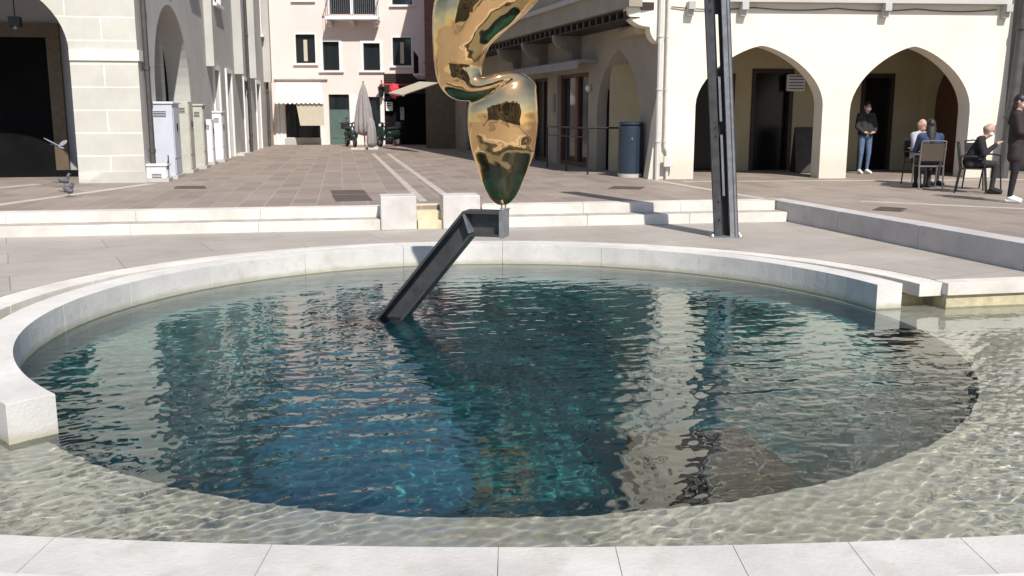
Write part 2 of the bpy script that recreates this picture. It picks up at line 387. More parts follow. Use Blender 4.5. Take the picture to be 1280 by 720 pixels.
def water_grid():
    """rippled water surface: wind waves summed from many directions, real displaced mesh"""
    rng = np.random.RandomState(4); st = .018
    xs = np.arange(-6.4, 7.5, st); ys = np.arange(2.9, 13.2, st); X, Y = np.meshgrid(xs, ys)
    def waves(lams, amp, spread, mean, n):
        H = np.zeros_like(X)
        for i in range(n):
            lam = math.exp(rng.uniform(math.log(lams[0]), math.log(lams[1]))); th = mean+rng.normal()*spread; k = 2*math.pi/lam
            H += amp*lam*np.sin(k*(X*math.cos(th)+Y*math.sin(th))+rng.uniform(0, 7)+.6*np.sin(X*rng.uniform(.5, 2)+rng.uniform(0, 6))+.6*np.sin(Y*rng.uniform(.5, 2)+rng.uniform(0, 6)))
        return H/math.sqrt(n)
    A_ = waves((.16, .50), .0078, .6, math.pi/2+.2, 28)
    B_ = waves((.055, .15), .0105, .8, math.pi/2-.1, 36)
    D_ = waves((.055, .20), .020, .75, math.pi/2+.35, 34)*(.8+.35*np.sin(X*2.3+1.2*np.sin(Y*1.9)+1)*np.sin(Y*2.7+1.3*np.sin(X*1.1)))
    env = .75+.35*np.sin(X*.9+1+.7*np.sin(Y*.8))*np.sin(Y*.7+2+.8*np.sin(X*.6))
    rad = np.hypot(X-C.x, Y-C.y)
    calm = np.clip((RI-rad)/.9, 0, 1); calm = np.where(Y > 8.0, .25+.75*calm, 1.0); calm = np.where(rad > RI, np.where(Y > 7.5, .3, .7), calm)
    shelf = np.where(Y < 8.5, np.clip((rad-RI+.15)/.3, 0, 1), .2*(rad > RI))
    H = (A_*.85+B_*.85)*env*calm+D_*shelf*1.15
    cx = (xs[:-1]+xs[1:])/2; cy = (ys[:-1]+ys[1:])/2; CX, CY = np.meshgrid(cx, cy)
    ok = inside(CX, CY, basin)
    for dx, dy in ((.05, 0), (-.05, 0), (0, .05), (0, -.05)): ok |= inside(CX+dx, CY+dy, basin)
    nx = len(xs); j, i = np.nonzero(ok); v0 = j*nx+i
    q = np.stack([v0, v0+1, v0+nx+1, v0+nx], 1); used, inv = np.unique(q, return_inverse=True)
    co = np.stack([X.ravel(), Y.ravel(), WZ+H.ravel()], 1)[used]; q = inv.reshape(-1, 4)
    me = bpy.data.meshes.new('water'); nq = len(q)
    me.vertices.add(len(co)); me.vertices.foreach_set('co', co.ravel()); me.loops.add(nq*4); me.loops.foreach_set('vertex_index', q.ravel().astype(np.int32))
    me.polygons.add(nq); me.polygons.foreach_set('loop_start', np.arange(0, nq*4, 4, dtype=np.int32)); me.update(calc_edges=True)
    me.polygons.foreach_set('use_smooth', [True]*len(me.polygons)); me.materials.append(M['water'])
    o = bpy.data.objects.new('water', me); col.objects.link(o); return struct(o)
wat = water_grid()
# rim: curved slabs, 4 mm joints
def seg_ring(mb, a0, a1, ri, ro, z0, z1, n=8):
    for q in range(n):
        pass
    inn = [ring(a0+(a1-a0)*i/n, ri) for i in range(n+1)]; ou = [ring(a0+(a1-a0)*i/n, ro) for i in range(n+1)]
    mb.slab([ou+inn[::-1]], z0, z1)
rim = MB(); gap = .05
cuts = [14, 33, 52, 71, 90, 109, 128, 147, 164, 181, 198, 213, 227]
for a, b_ in zip(cuts, cuts[1:]): seg_ring(rim, a+gap/2, b_-gap/2, RI, RO, -.55, 0.0)
tag(rim.build('pool_rim', M['white_stone_rim'], bevel=.008), 'low curved white stone rim wall half enclosing the round deep pool', 'pool rim')
cbm = MB()
for a, b_ in zip([A0]+cuts[1:10]+[A1], cuts[1:10]+[A1]):
    n = 8; inn = [ring(a+.04+(b_-a-.08)*i/n, ci(a+(b_-a)*i/n)) for i in range(n+1)]; ou = [ring(a+.04+(b_-a-.08)*i/n, curb_r(a+(b_-a)*i/n)-.002) for i in range(n+1)]
    cbm.slab([ou+inn[::-1]], -.14, -.004)
tag(cbm.build('curved_kerb', M['step_stone'], bevel=.006), 'thin curved stone kerb edging the paving just behind the pool rim', 'kerb')
# channel bed between rim and kerb, and its stained outlet stones
ch = MB(); n = 70; inn = [ring(17+(A1-17)*i/n, RO+.004) for i in range(n+1)]; ou = [ring(17+(A1-17)*i/n, curb_r(17+(A1-17)*i/n)-.006) for i in range(n+1)]
ch.slab([ou+inn[::-1]], -.5, -.16); struct(ch.build('channel_bed', M['algae_stone']))
# straight kerb of the basin on the right and left
def run(mb, p, q, wdt, z0, z1, step, side=1):
    p = Vector(p); q = Vector(q); d = (q-p); L_ = d.length; d.normalize(); nrm = Vector((-d.y, d.x))*side; k = max(1, round(L_/step))
    for i in range(k):
        a = p+d*(L_*i/k+.002); b2 = p+d*(L_*(i+1)/k-.002)
        mb.slab([[tuple(a), tuple(b2), tuple(b2+nrm*wdt), tuple(a+nrm*wdt)]], z0, z1)
k1 = MB(); run(k1, (arc_out[0][0]-.02, arc_out[0][1]-.10), (5.74, 9.83), .22, -.12, .006, 1.1)
kb = empty('basin_kerb', (5, 9.7, 0), 'straight pale kerb right of the pool rim, yellow waterline stain beneath', 'kerb')
k1.build('coping', M['step_stone'], kb, bevel=.006)
k2 = MB(); run(k2, (arc_out[0][0]-.01, arc_out[0][1]-.06), (5.74, 9.86), .2, -.5, -.122, 6); k2.build('stained_base', M['algae_stone'], kb)
fc = MB(); xc = [-6.3, -5.2, -4.1, -3.0, -1.9, -.98, -.055, .42, .90, 1.38, 1.86, 2.9, 4, 5.2, 6.6]
for x0, x1 in zip(xc, xc[1:]):
    xx = [x0+.0015+(x1-x0-.003)*j/6 for j in range(7)]
    fc.slab([[(x, fy(x)) for x in xx]+[(x, fy(x)-.378) for x in xx][::-1]], -.5, -.03)
tag(fc.build('front_kerb', M['white_stone'], bevel=.008), 'long pale stone kerb closest to the viewer along the shallow water', 'kerb')
fs = MB()
for i in range(0, 30, 5):
    a = [(q[0], q[1]+.018) for q in fr_out[i:i+6]]; b2 = [(q[0], q[1]-.5) for q in fr_out[i:i+6]]
    fs.slab([a+b2[::-1]], -.2, .004)
struct(fs.build('front_paving', M['step_stone']))
# steps and plaza
sl = .176
def U(x, d=0): return 14.96+sl*x-d
TX = 4.32
lb, rb = (-1.94, -1.42), (-1.03, -.48)
s1 = MB(); s2 = MB()
def stepline(mb, x0, x1, d0, d1, z0, z1, L_=1.7):
    k = max(1, round((x1-x0)/L_))
    for i in range(k):
        a = x0+(x1-x0)*i/k+.002; b2 = x0+(x1-x0)*(i+1)/k-.002
        mb.slab([[(a, U(a, d0)), (b2, U(b2, d0)), (b2, U(b2, d1)), (a, U(a, d1))]], z0, z1)
stepline(s1, -30, lb[0]-.01, .42, .03, -.1, .15); stepline(s1, rb[1]+.01, TX+.12, .42, .03, -.1, .15)
stepline(s2, -30, lb[0]-.07, .034, -.34, -.1, .302); stepline(s2, rb[1]+.01, TX, .034, -.34, -.1, .302)
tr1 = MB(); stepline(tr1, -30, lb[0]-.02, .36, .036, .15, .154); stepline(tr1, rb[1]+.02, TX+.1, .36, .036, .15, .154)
struct(tr1.build('dark_tread', mat('dark_tread_stone', (.42, .385, .34), .7, .2, 5, dirt=((.25, .22, .18), 4, .5, .5))))  # darker stone sheet over the lower tread, set back from the nosing
struct(s1.build('lower_step', M['step_stone'], bevel=.006)); struct(s2.build('upper_step', M['step_stone'], bevel=.006))
tw = [(TX+.02, U(TX)), (5.62, 10.37), (5.95, 9.2), (7.4, 3.2), (9.5, -8)]
plaza_outline = [(-30, U(-30, -.34)), (lb[0]-.07, U(lb[0], -.34)), (lb[0]-.07, U(lb[0], -.2)), (rb[1]+.01, U(rb[1], -.2)), (rb[1]+.01, U(rb[1], -.34)), (TX, U(TX, -.34)), (TX, U(TX, .3)), ]
tin = []
tw2 = [(TX+.34, U(TX, .0)), (5.96, 10.42), (6.3, 9.2), (7.75, 3.2), (9.9, -8)]
pl = [(-30, U(-30, -.34)), (lb[0]-.07, U(lb[0], -.34)), (lb[0]-.07, U(lb[0], -.1)), (rb[1]+.01, U(rb[1], -.1)), (rb[1]+.01, U(rb[1], -.34)), (TX+.30, U(TX, -.34))]+tw2+[(60, -8), (60, 120), (-60, 120), (-60, 8)]
struct(MB().slab([pl], -.1, .3).build('plaza', M['plaza']))
tm = MB()
for (p, q) in zip(tw, tw[1:]):
    i = tw.index(p); p2, q2 = tw2[i], tw2[i+1]
    k = max(1, round((Vector(q)-Vector(p)).length/1.9))
    for j in range(k):
        f0, f1 = (j+.002)/k, (j+1-.002)/k
        if i == 0 and j == 0: f0 = -.072
        l = lambda A_, B_, f: (A_[0]+(B_[0]-A_[0])*f, A_[1]+(B_[1]-A_[1])*f)
        tm.slab([[l(p, q, f0), l(p, q, f1), l(p2, q2, f1), l(p2, q2, f0)]], -.52, .304)
tag(tm.build('terrace_wall', M['terrace_stone'], bevel=.008), 'low stone retaining wall at right, its face in shade, edging the raised plaza', 'low wall')
# the two cubes and the cascade steps between them
for k, (x0, x1) in enumerate((lb, rb)):
    Fq = Frame((x0, U(x0, .50)), (1, sl)); wd = (x1-x0)*math.sqrt(1+sl*sl)
    o = MB().fbox(Fq, 0, wd, 0, .5, 0, .50).build('stone_cube', M['white_stone'], bevel=.01)
    tag(o, ['white stone cube left of the narrow stepped gap behind the pool', 'white stone cube right of the narrow gap, partly behind the steel beam'][k], 'stone block', 'white stone cubes on the steps')
cs = MB(); Fq = Frame((lb[1]+.006, U(lb[1], .40)), (1, sl)); wd = (rb[0]-lb[1]-.012)*math.sqrt(1+sl*sl)
cs.fbox(Fq, 0, wd, 0, .2, -.05, .12); cs.fbox(Fq, 0, wd, .203, .55, -.05, .24); cs.fbox(Fq, 0, wd, .553, .8, -.05, .31)
struct(cs.build('cascade_steps', mat('ochre_stone', (.70, .58, .40), .6, .15, 6), bevel=.006))
# paving bands on the plaza (4 mm sheets)
def band(p, q, wdt, z=.304):
    p = Vector(p); q = Vector(q); d = (q-p).normalized(); nrm = Vector((-d.y, d.x))*wdt/2
    return [tuple(p-nrm), tuple(q-nrm), tuple(q+nrm), tuple(p+nrm)]
bs = MB()
for (p, q, w_) in [((-1.45, 15.6), (-4.98, 34.6), .13), ((-.95, 15.6), (-4.45, 34.6), .13), ((-8.15, 14.2), (-7.35, 19.6), .22), ((-11, 14.6), (-9.6, 19.4), .22),
                   ((3.05, 20.6), (4.3, 15.7), .16), ((3.6, 20.2), (13, 21.0), .16), ((5.7, 15.6), (9.9, 12.9), .16)]:
    bs.slab([band(p, q, w_)], .300, .304)
struct(bs.build('pale_paving_bands', M['strip']))
def flat_quad(name, corners, m_, label, cat, group=None, slots=0):
    root = None
    mb = MB(); pts = [P(x, y, .3) for x, y in corners]; mb.slab([[(q.x, q.y) for q in pts]], .296, .309)
    if slots:
        a, b2, c, d = pts
        for i in range(slots):
            f = (i+.5)/slots; p0 = a.lerp(d, f); p1 = b2.lerp(c, f)
            p0, p1 = p0.lerp(p1, .06), p0.lerp(p1, .94)
            mb.cyl((p0.x, p0.y, .309), (p1.x, p1.y, .309), .008, n=6)
    return tag(mb.build(name, m_), label, cat, group)
flat_quad('drain_grate', [(420, 252), (466, 251), (459, 243.5), (415, 244)], M['grate'], 'brown drain cover nearer the steps of the adjoining pair in the plaza', 'drain cover', 'drain covers in the plaza', 5)
flat_quad('drain_grate', [(416, 243), (459, 242.5), (455, 238), (413, 238.5)], M['grate'], 'brown drain cover behind its twin, farther from the steps', 'drain cover', 'drain covers in the plaza', 5)
flat_quad('drain_grate', [(1090, 263), (1126, 265), (1134, 261), (1100, 259)], M['grate'], 'brown drain cover in the raised paving left of the cafe table', 'drain cover', 'drain covers in the plaza', 4)
flat_quad('drain_grate', [(760, 236), (800, 237), (806, 234), (768, 233)], M['grate'], 'narrow drain cover in the plaza in front of the blue bin', 'drain cover', 'drain covers in the plaza', 3)
flat_quad('drain_grate', [(217, 236), (258, 236), (256, 233), (220, 233)], M['grate'], 'narrow drain cover in front of the grey utility cabinet', 'drain cover', 'drain covers in the plaza', 3)

# submerged stone block near the front of the pool
bl = MB()
p = P(833, 606, -.30); Fb = Frame((p.x, p.y), (1, .18))
bl.fbox(Fb, 0, .75, 0, .75, -1.3, -.30, bev=.02); bl.fbox(Fb, .12, .3, .25, .5, -.31, -.29, bev=.006)
tag(bl.build('sunken_block', mat('mossy_stone', (.065, .06, .05), .6, .4, 7, c2=(.02, .022, .022), bump=.8, bscale=12, dirt=((.28, .19, .06), 5, .55, .7))), 'dark mossy block just under the water near the front of the pool', 'submerged block')

# ------------------------------------------------------------------ steel beam and gold sculpture
pb = P(490, 399, WZ)
FB = Frame((pb.x, pb.y), (math.cos(R(15)), -math.sin(R(15))))
def q2(x, y, v=0): return Vector(FB.hit(x, y, v))
a0 = q2(474, 393); a1 = q2(578, 264); t1 = q2(624, 263); c0 = q2(505, 398); c1 = q2(588, 295.5); e1 = q2(624, 294)
dirm = (a1-a0).normalized(); a0b = a0-dirm*.9; dirm2 = (c1-c0).normalized(); c0b = c0-dirm2*.9
beam = empty('steel_beam', (pb.x, pb.y, WZ), 'leaning grey steel H-beam rising out of the water under the golden sculpture', 'steel beam')
D = .23
def plate_uz(mb, pts, v0, v1): mb.plate(FB, [tuple(p_) for p_ in pts], (), v0, v1)
def thick(p, q, t):  # strip polygon of thickness t on the right of p->q
    d = (q-p).normalized(); n_ = Vector((d.y, -d.x))*t
    return [p, q, q+n_, p+n_]
fl = MB(); th = .022
t1 = Vector((t1.x, a1.y+.0)); e1 = Vector((e1.x, c1.y))
plate_uz(fl, thick(a0b, a1, th), 0, D); fl.build('flange', M['steel'], beam)
fl = MB(); plate_uz(fl, [a1, Vector((t1.x, a1.y)), Vector((t1.x, a1.y-th)), Vector((a1.x+.008, a1.y-th))], 0.001, D-.001); fl.build('flange', M['steel'], beam)
fl = MB(); n_ = Vector((-dirm2.y, dirm2.x))*th; plate_uz(fl, [c0b, c1, c1+n_, c0b+n_], 0, D); fl.build('flange', M['steel'], beam)
fl = MB(); plate_uz(fl, [c1, e1, e1+Vector((0, th)), c1+Vector((-.004, th))], 0.001, D-.001); fl.build('flange', M['steel'], beam)
wb_ = MB(); plate_uz(wb_, [a0b+Vector((.02, 0)), a1+Vector((.02, -.02)), Vector((t1.x-.01, a1.y-.01)), e1+Vector((-.01, .01)), c1+Vector((0, .01)), c0b+Vector((-.02, 0))], D*.46, D*.54); wb_.build('web', M['steel'], beam)
st = MB(); d_ = (c1-a1).normalized(); nn = Vector((-d_.y, d_.x))*.012
plate_uz(st, [a1-nn+d_*.03, c1-nn-d_*.03, c1+nn-d_*.03, a1+nn+d_*.03], .004, D-.004); st.build('stiffener', M['steel_light'], beam)
st = MB(); 
h0 = a1.y-th-.002; 
ep = MB(); ep.fbox(FB, t1.x, t1.x+.03, -.01, D+.01, c1.y-.012, a1.y+.012); ep.build('end_plate', M['steel_light'], beam)
pin = MB(); tip = FB.p(t1.x+.005, D*.5, a1.y)
pin.cyl(tip+Vector((-.012, 0, -.05)), tip+Vector((-.012, 0, .09)), .008); pin.cyl(tip+Vector((.022, 0, -.05)), tip+Vector((.022, 0, .09)), .008); pin.cyl(tip+Vector((-.03, 0, .025)), tip+Vector((.07, 0, .025)), .006)
pin.build('support_pin', M['steel_light'], beam)

SY = tip.y; k_ = SY*1.005/FP
SP = [((628, 256.5), 5), ((628, 252), 11), ((628, 246), 16), ((628, 236), 21.5), ((628, 225), 25.7), ((628.7, 213), 30.3), ((629, 202), 34), ((629, 190), 38), ((628.5, 178), 40), ((628.5, 165), 42), ((628.5, 152), 42.8), ((628.5, 140), 42.5), ((629, 130), 41.3), ((631, 120), 38.5), ((634, 111), 34), ((637, 104), 28), ((640, 97), 20), ((642, 91.5), 8)]
sc = MB(); rings = []
for (c_, r_) in SP:
    w0 = at(c_[0], c_[1], SY); rings.append((w0, (r_+.8)*k_))
def loft(mb, rings, fdepth, n=28, nrm=None):
    vs = []
    for i, (w0, r_) in enumerate(rings):
        a = rings[max(i-1, 0)][0]; c_ = rings[min(i+1, len(rings)-1)][0]; t = (c_-a); t.y = 0; t.normalize()
        side = Vector((t.z, 0, -t.x)); 
        vs.append([mb.b.verts.new(w0+side*math.cos(q)*r_+Vector((0, 1, 0))*math.sin(q)*r_*fdepth) for q in [j*2*math.pi/n for j in range(n)]])
    for A_, B_ in zip(vs, vs[1:]):
        for j in range(n): mb.b.faces.new((A_[j], A_[(j+1) % n], B_[(j+1) % n], B_[j]))
    mb.b.faces.new(vs[0][::-1]); mb.b.faces.new(vs[-1])
# straight-up sections for the seed
vs = []
for w0, r_ in rings:
    vs.append([sc.b.verts.new(w0+Vector((math.cos(q)*r_, math.sin(q)*r_*.55, 0))) for q in [j*2*math.pi/32 for j in range(32)]])
for A_, B_ in zip(vs, vs[1:]):
    for j in range(32): sc.b.faces.new((A_[j], A_[(j+1) % 32], B_[(j+1) % 32], B_[j]))
sc.b.faces.new(vs[0][::-1]); sc.b.faces.new(vs[-1])
def bez(ctrl, per=8):
    res = []
    for i in range(len(ctrl)-1):
        p0 = ctrl[max(i-1, 0)]; p1 = ctrl[i]; p2 = ctrl[i+1]; p3 = ctrl[min(i+2, len(ctrl)-1)]
        for j in range(per):
            t = j/per; res.append([.5*((2*p1[k])+(-p0[k]+p2[k])*t+(2*p0[k]-5*p1[k]+4*p2[k]-p3[k])*t*t+(-p0[k]+3*p1[k]-3*p2[k]+p3[k])*t**3) for k in range(len(p1))])
    res.append(list(ctrl[-1])); return res
limb = [(636, -158, 10, .16), (662, -146, 22, .14), (680, -112, 34, .10), (665, -70, 44, .07), (628, -28, 50, .04), (594, 6, 47.5, .02), (580, 34, 38.5, 0), (575, 58, 33, 0), (573, 80, 29.5, 0), (575, 96, 27, -.02), (584, 106, 19.5, -.05), (597, 109, 14, -.08), (610, 106, 11.5, -.09), (622, 101.5, 10, -.08), (636, 98.5, 9.5, -.05), (650, 101, 10, -.01), (661, 110, 10, .02)]
for i, (x, y, r_, dy) in enumerate(bez(limb, 7)):
    w0 = at(x, y, SY+dy-.02)
    sc.ell(w0, (r_*k_, max(.045, r_*k_*.72), r_*k_), u=20, v=14)
fz = fuse(sc, .012, 14, .5)
tag(fz.build('golden_sculpture', M['gold'], smooth=True), 'polished bronze-gold curved sculpture balanced on its tip above the steel beam', 'sculpture')

# ------------------------------------------------------------------ tall leaning steel post
pc = P(908, 297, 0)
post = empty('steel_post', pc, 'tall leaning post of two steel channels with slots, standing behind the pool', 'post')
topx = Vector((-.085, -.03, 1)).normalized()
Mz = Matrix((Vector((math.cos(R(-8)), math.sin(R(-8)), 0)), Vector((-math.sin(R(-8)), math.cos(R(-8)), 0)), Vector((0, 0, 1)))).transposed()
sx_ = Mz.col[0]; sy_ = Mz.col[1]
HH = 5.2
def lean(u, v, h): return pc+sx_*u+sy_*v+topx*(h/topx.z)
def lbox(mb, u0, u1, v0, v1, h0, h1):
    vs = [mb.b.verts.new(lean(u, v, h)) for h in (h0, h1) for (u, v) in ((u0, v0), (u1, v0), (u1, v1), (u0, v1))]
    for f in ((0, 1, 2, 3), (4, 5, 6, 7), (0, 1, 5, 4), (1, 2, 6, 5), (2, 3, 7, 6), (3, 0, 4, 7)): mb.b.faces.new([vs[i] for i in f])
def chan(s_):
    mb = MB()
    lbox(mb, s_*.16, s_*.055, 0, .014, .016, HH)          # front flange
    lbox(mb, s_*.16, s_*.055, .186, .2, .016, HH)         # back flange
    lbox(mb, s_*.055, s_*.067, .014, .186, .016, HH)      # web
    return mb
chan(-1).build('channel', M['steel'], post); chan(1).build('channel', M['steel_light'], post)
ln = MB(); lbox(ln, .118, .128, -.006, 0, .02, HH); lbox(ln, .158, .168, -.004, .2, .018, HH); ln.build('edge_strip', M['steel'], post)
bt = MB(); lbox(bt, -.053, .053, .12, .14, .02, 2.3); lbox(bt, -.053, -.024, .12, .14, 2.3, HH); lbox(bt, .012, .053, .12, .14, 2.3, HH); lbox(bt, -.023, .011, .12, .14, 3.02, 3.3); lbox(bt, -.023, .011, .12, .14, 4.4, HH); bt.build('back_plate', M['steel_dark'], post)
for h0, h1 in ((.58, 1.42), (1.6, 2.2)):
    bt = MB(); lbox(bt, -.024, .008, .06, .1, h0, h1); bt.build('inner_bar', M['steel_light'], post)
for h in (.25, .5, 1.40, 1.52, 3.06, 3.2): 
    q = lean(-.09, -.004, h); MB().cyl(q, q-sy_*.012, .013, n=8).build('bolt', M['steel_dark'], post)
bpz = MB(); Mq = Mz.to_4x4(); bpz.box(pc+sy_*.1+Vector((0, 0, .008)), (.44, .34, .016), M=Mq); bpz.build('base_plate', M['steel_light'], post)
for u, v in ((-.19, -.03), (.19, -.03), (-.19, .23), (.19, .23)):
    q = pc+sx_*u+sy_*v; MB().cyl(q+Vector((0, 0, .016)), q+Vector((0, 0, .05)), .016, n=6).build('bolt', M['white_paint'], post)

# ------------------------------------------------------------------ building tools
def arch_pts(u0, u1, z0, zs, zt, n=14, e1=1.9, e2=.72):
    """opening outline from bottom-left up over the top to bottom-right"""
    c = (u0+u1)/2; h = (u1-u0)/2; L_ = []
    for i in range(n+1):
        s = math.sin(i/n*math.pi/2); L_.append((c-h*(1-s**e1)**e2 if s < 1 else c, zs+(zt-zs)*s))
    Rr = [(2*c-u, z) for u, z in L_[:-1]][::-1]
    return [(u0, z0)]+L_+Rr+[(u1, z0)]
def outline(u0, u1, z0, z1, arches):
    o = [(u0, z0)]
    for a in arches: o += a
    return o+[(u1, z0), (u1, z1), (u0, z1)]
def rect_pts(u0, u1, z0, z1): return [(u0, z0), (u1, z0), (u1, z1), (u0, z1)]
def window(F, root, u0, u1, z0, z1, frame='white_paint', sur=.1, v=0, bars=1, sill=True, depth=.14, surround=True):
    p_ = MB().fbox(F, u0, u1, v+depth, v+depth+.02, z0, z1).build('window', M['glass'], root)
    f = MB(); t = .05
    f.fbox(F, u0, u0+t, v+depth-.04, v+depth-.002, z0, z1); f.fbox(F, u1-t, u1, v+depth-.04, v+depth-.002, z0, z1)
    f.fbox(F, u0+t, u1-t, v+depth-.04, v+depth-.002, z0, z0+t); f.fbox(F, u0+t, u1-t, v+depth-.04, v+depth-.002, z1-t, z1)
    for i in range(bars):
        c = u0+(u1-u0)*(i+1)/(bars+1); f.fbox(F, c-.02, c+.02, v+depth-.036, v+depth-.004, z0+t, z1-t)
    f.build('sash', M['dark_wood'], p_)
    if surround:
        s_ = MB()
        s_.fbox(F, u0-sur, u0, v-.03, v+.10, z0, z1); s_.fbox(F, u1, u1+sur, v-.03, v+.10, z0, z1); s_.fbox(F, u0-sur, u1+sur, v-.03, v+.10, z1, z1+sur)
        s_.build('frame', M[frame], p_)
    if sill:
        MB().fbox(F, u0-sur-.06, u1+sur+.06, v-.11, v+.12, z0-.09, z0-.002).build('sill', M[frame], p_)
    return p_

# ------------------------------------------------------------------ right building (arcade)
G = .3
FRt = Frame((3.2, 20.95), (1, .08))
rbld = empty('arcade_building', (3.2, 20.95, G), 'cream building with pointed arcade arches on the right side of the square', 'building')
def hz(F, px, py, v=0): return F.hit(px, py, v)
a1l = FRt.rect(869, 60, 1028, 222); a2l = FRt.rect(1062, 60, 1212, 222)
arA = arch_pts(a1l[0], a1l[1], G, FRt.hit(869, 132)[1], FRt.hit(947, 57)[1])
arB = arch_pts(a2l[0], a2l[1], G, FRt.hit(1063, 138)[1], FRt.hit(1136, 58)[1])
UR = FRt.hit(1263, 60)[0]; JET = .78; ZJ = 3.92; TOP = 9.6
corb = []
zc0 = FRt.hit(820, 54)[1]
for i in range(7):   # lower lobe
    t = i/6*math.pi/2; corb.append((-.02-.26*math.sin(t), zc0+.0+.34*(1-math.cos(t))))
for i in range(7):
    t = i/6*math.pi/2; corb.append((-.30-.46*math.sin(t), zc0+.34+.34*(1-math.cos(t))))
out_f = [(-.24, G), (-.12, 1.2), (-.03, 2.2)]+corb+[(-JET, ZJ+.12), (-JET, TOP), (UR, TOP), (UR, G)]
# bottom contour runs right->left with the arches
bottom = []
for a in (arA, arB): bottom += a
out_f = [(-.24, G)]+bottom+[(UR, G), (UR, 4.2), (-JET, 4.2), (-JET, ZJ+.1)]+corb[::-1]+[(-.03, 2.2), (-.12, 1.2)]
ups = []; fw = MB()
for u in (1.6, 5.0, 8.0):
    for z in (5.2, 7.8): ups.append((u, u+.9, z, z+1.3))
fw.plate(FRt, out_f, [], 0, .48)
fw.build('front_wall', M['cream'], rbld)
fw = MB(); fw.plate(FRt, rect_pts(-JET, UR, 4.201, TOP), [rect_pts(*w_) for w_ in ups], 0, .48); fw.build('upper_front_wall', M['cream'], rbld)
for w_ in ups:
    window(FRt, rbld, *w_)
sm = MB(); zb = FRt.hit(1100, 5)[1]
sm.fbox(FRt, 1.1, UR-.2, -.20, -.002, zb, zb+.12); 
blc = empty('front_balcony', FRt.p(3, -.4, zb), 'long thin balcony slab on brackets above the arcade arches', 'balcony')
bpy.data.objects.remove(blc)
sl_ = sm.build('balcony', M['plaster_grey'], rbld)
for px in (862, 928, 1105, 1255):
    sm = MB(); u = FRt.hit(px, 8)[0]; sm.fbox(FRt, u-.07, u+.07, -.24, -.002, zb-.16, zb-.003); sm.fbox(FRt, u-.07, u+.07, -.14, -.003, zb-.28, zb-.161); sm.build('bracket', M['plaster_grey'], sl_)
rl = MB(); n = 60
for i in range(n+1): 
    u = 1.15+(UR-1.4)*i/n; rl.cyl(FRt.p(u, -.15, zb+.12), FRt.p(u, -.15, zb+.9), .01, n=5)
rl.fbox(FRt, 1.1, UR-.2, -.18, -.12, zb+.9, zb+.94); rl.build('railing', M['black'], sl_)
# cables, thin service line under the balcony
# street side: u runs from far to near
dS = Vector((-.29, 1, 0)).normalized(); LS = 17.0
FS = Frame((3.2+dS.x*LS, 20.95+dS.y*LS), (-dS.x, -dS.y))
sa = FS.rect(746, 62, 799, 215)
arS = arch_pts(sa[0], sa[1], G, FS.hit(750, 140)[1], FS.hit(770, 63)[1])
dr1 = FS.rect(696, 92, 735, 207); dr2 = FS.rect(664, 98, 684, 205); dr3 = FS.rect(566, 120, 582, 190); dr4 = FS.rect(545, 125, 556, 186)
doors = [dr4, dr3, dr2, dr1]
out_s = [(0, G)]+[q for d in doors for q in ((d[0], G), (d[0], d[3]), (d[1], d[3]), (d[1], G))]+arS+[(LS, G), (LS, ZJ), (0, ZJ)]
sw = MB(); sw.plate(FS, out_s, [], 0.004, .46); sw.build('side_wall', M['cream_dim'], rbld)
uw = MB(); ws = []
for i in range(6):
    for z in (5.0, 7.7): ws.append((1.2+i*2.7, 2.1+i*2.7, z, z+1.5))
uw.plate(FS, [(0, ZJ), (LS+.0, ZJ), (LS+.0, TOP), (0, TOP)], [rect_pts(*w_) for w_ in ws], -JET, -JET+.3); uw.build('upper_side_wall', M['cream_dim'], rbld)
for w_ in ws: window(FS, rbld, *w_, v=-JET, sur=.08)
sf = MB(); sf.fbox(FS, 0, LS-.04, -JET+.302, .46, ZJ-.06, ZJ+.1); sf.build('soffit', M['dark_wood'], rbld)
bt = MB()
for i in range(40): bt.fbox(FS, .2+i*.42, .3+i*.42, -JET+.05, -.002, ZJ-.2, ZJ-.062)
bt.build('joists', M['dark_wood'], rbld); MB().fbox(FS, .05, LS-.1, -JET+.06, -.003, ZJ-.225, ZJ-.202).build('soffit_boards', M['dark_wood'], rbld)
co = MB(); co.fbox(FS, 0, LS+.02, -JET-.1, -JET-.002, ZJ+.42, ZJ+.54, bev=.02); co.build('cornice', M['plaster_grey'], rbld)
for px in (713, 672, 560, 640):
    u = FS.hit(px, 60, -.3)[0]; cb_ = MB()
    prof = [(0, 2.95)]+[(-.02-.26*math.sin(i/6*math.pi/2), 2.98+.34*(1-math.cos(i/6*math.pi/2))) for i in range(7)]+[(-.30-.44*math.sin(i/6*math.pi/2), 3.32+.34*(1-math.cos(i/6*math.pi/2))) for i in range(7)]+[(-.74, ZJ-.202), (0, ZJ-.202)]
    Fc = Frame((0, 0), (1, 0)); Fc.o = FS.p(u, 0, 0); Fc.du = FS.dn; Fc.dn = -FS.du
    cb_.plate(Fc, prof, [], 0, .22); cb_.build('corbel', M['corbel'], rbld)
# side doors
for i, d in enumerate(doors):
    dd = MB().fbox(FS, d[0], d[1], .2, .26, G, d[3]).build('door', M['dark_wood'] if i != 3 else M['glass'], rbld)
    f = MB(); t = .09; W_ = d[1]-d[0]
    f.fbox(FS, d[0], d[0]+t, .12, .198, G, d[3]); f.fbox(FS, d[1]-t, d[1], .12, .198, G, d[3]); f.fbox(FS, d[0]+t, d[1]-t, .12, .198, d[3]-t, d[3]); f.fbox(FS, d[0]+t, d[1]-t, .12, .198, G, G+.12)
    f.fbox(FS, d[0]+W_*.47, d[0]+W_*.55, .125, .195, G+.12, d[3]-t)
    f.build('door_frame', M['red_wood'] if i == 3 else M['dark_wood'], dd)
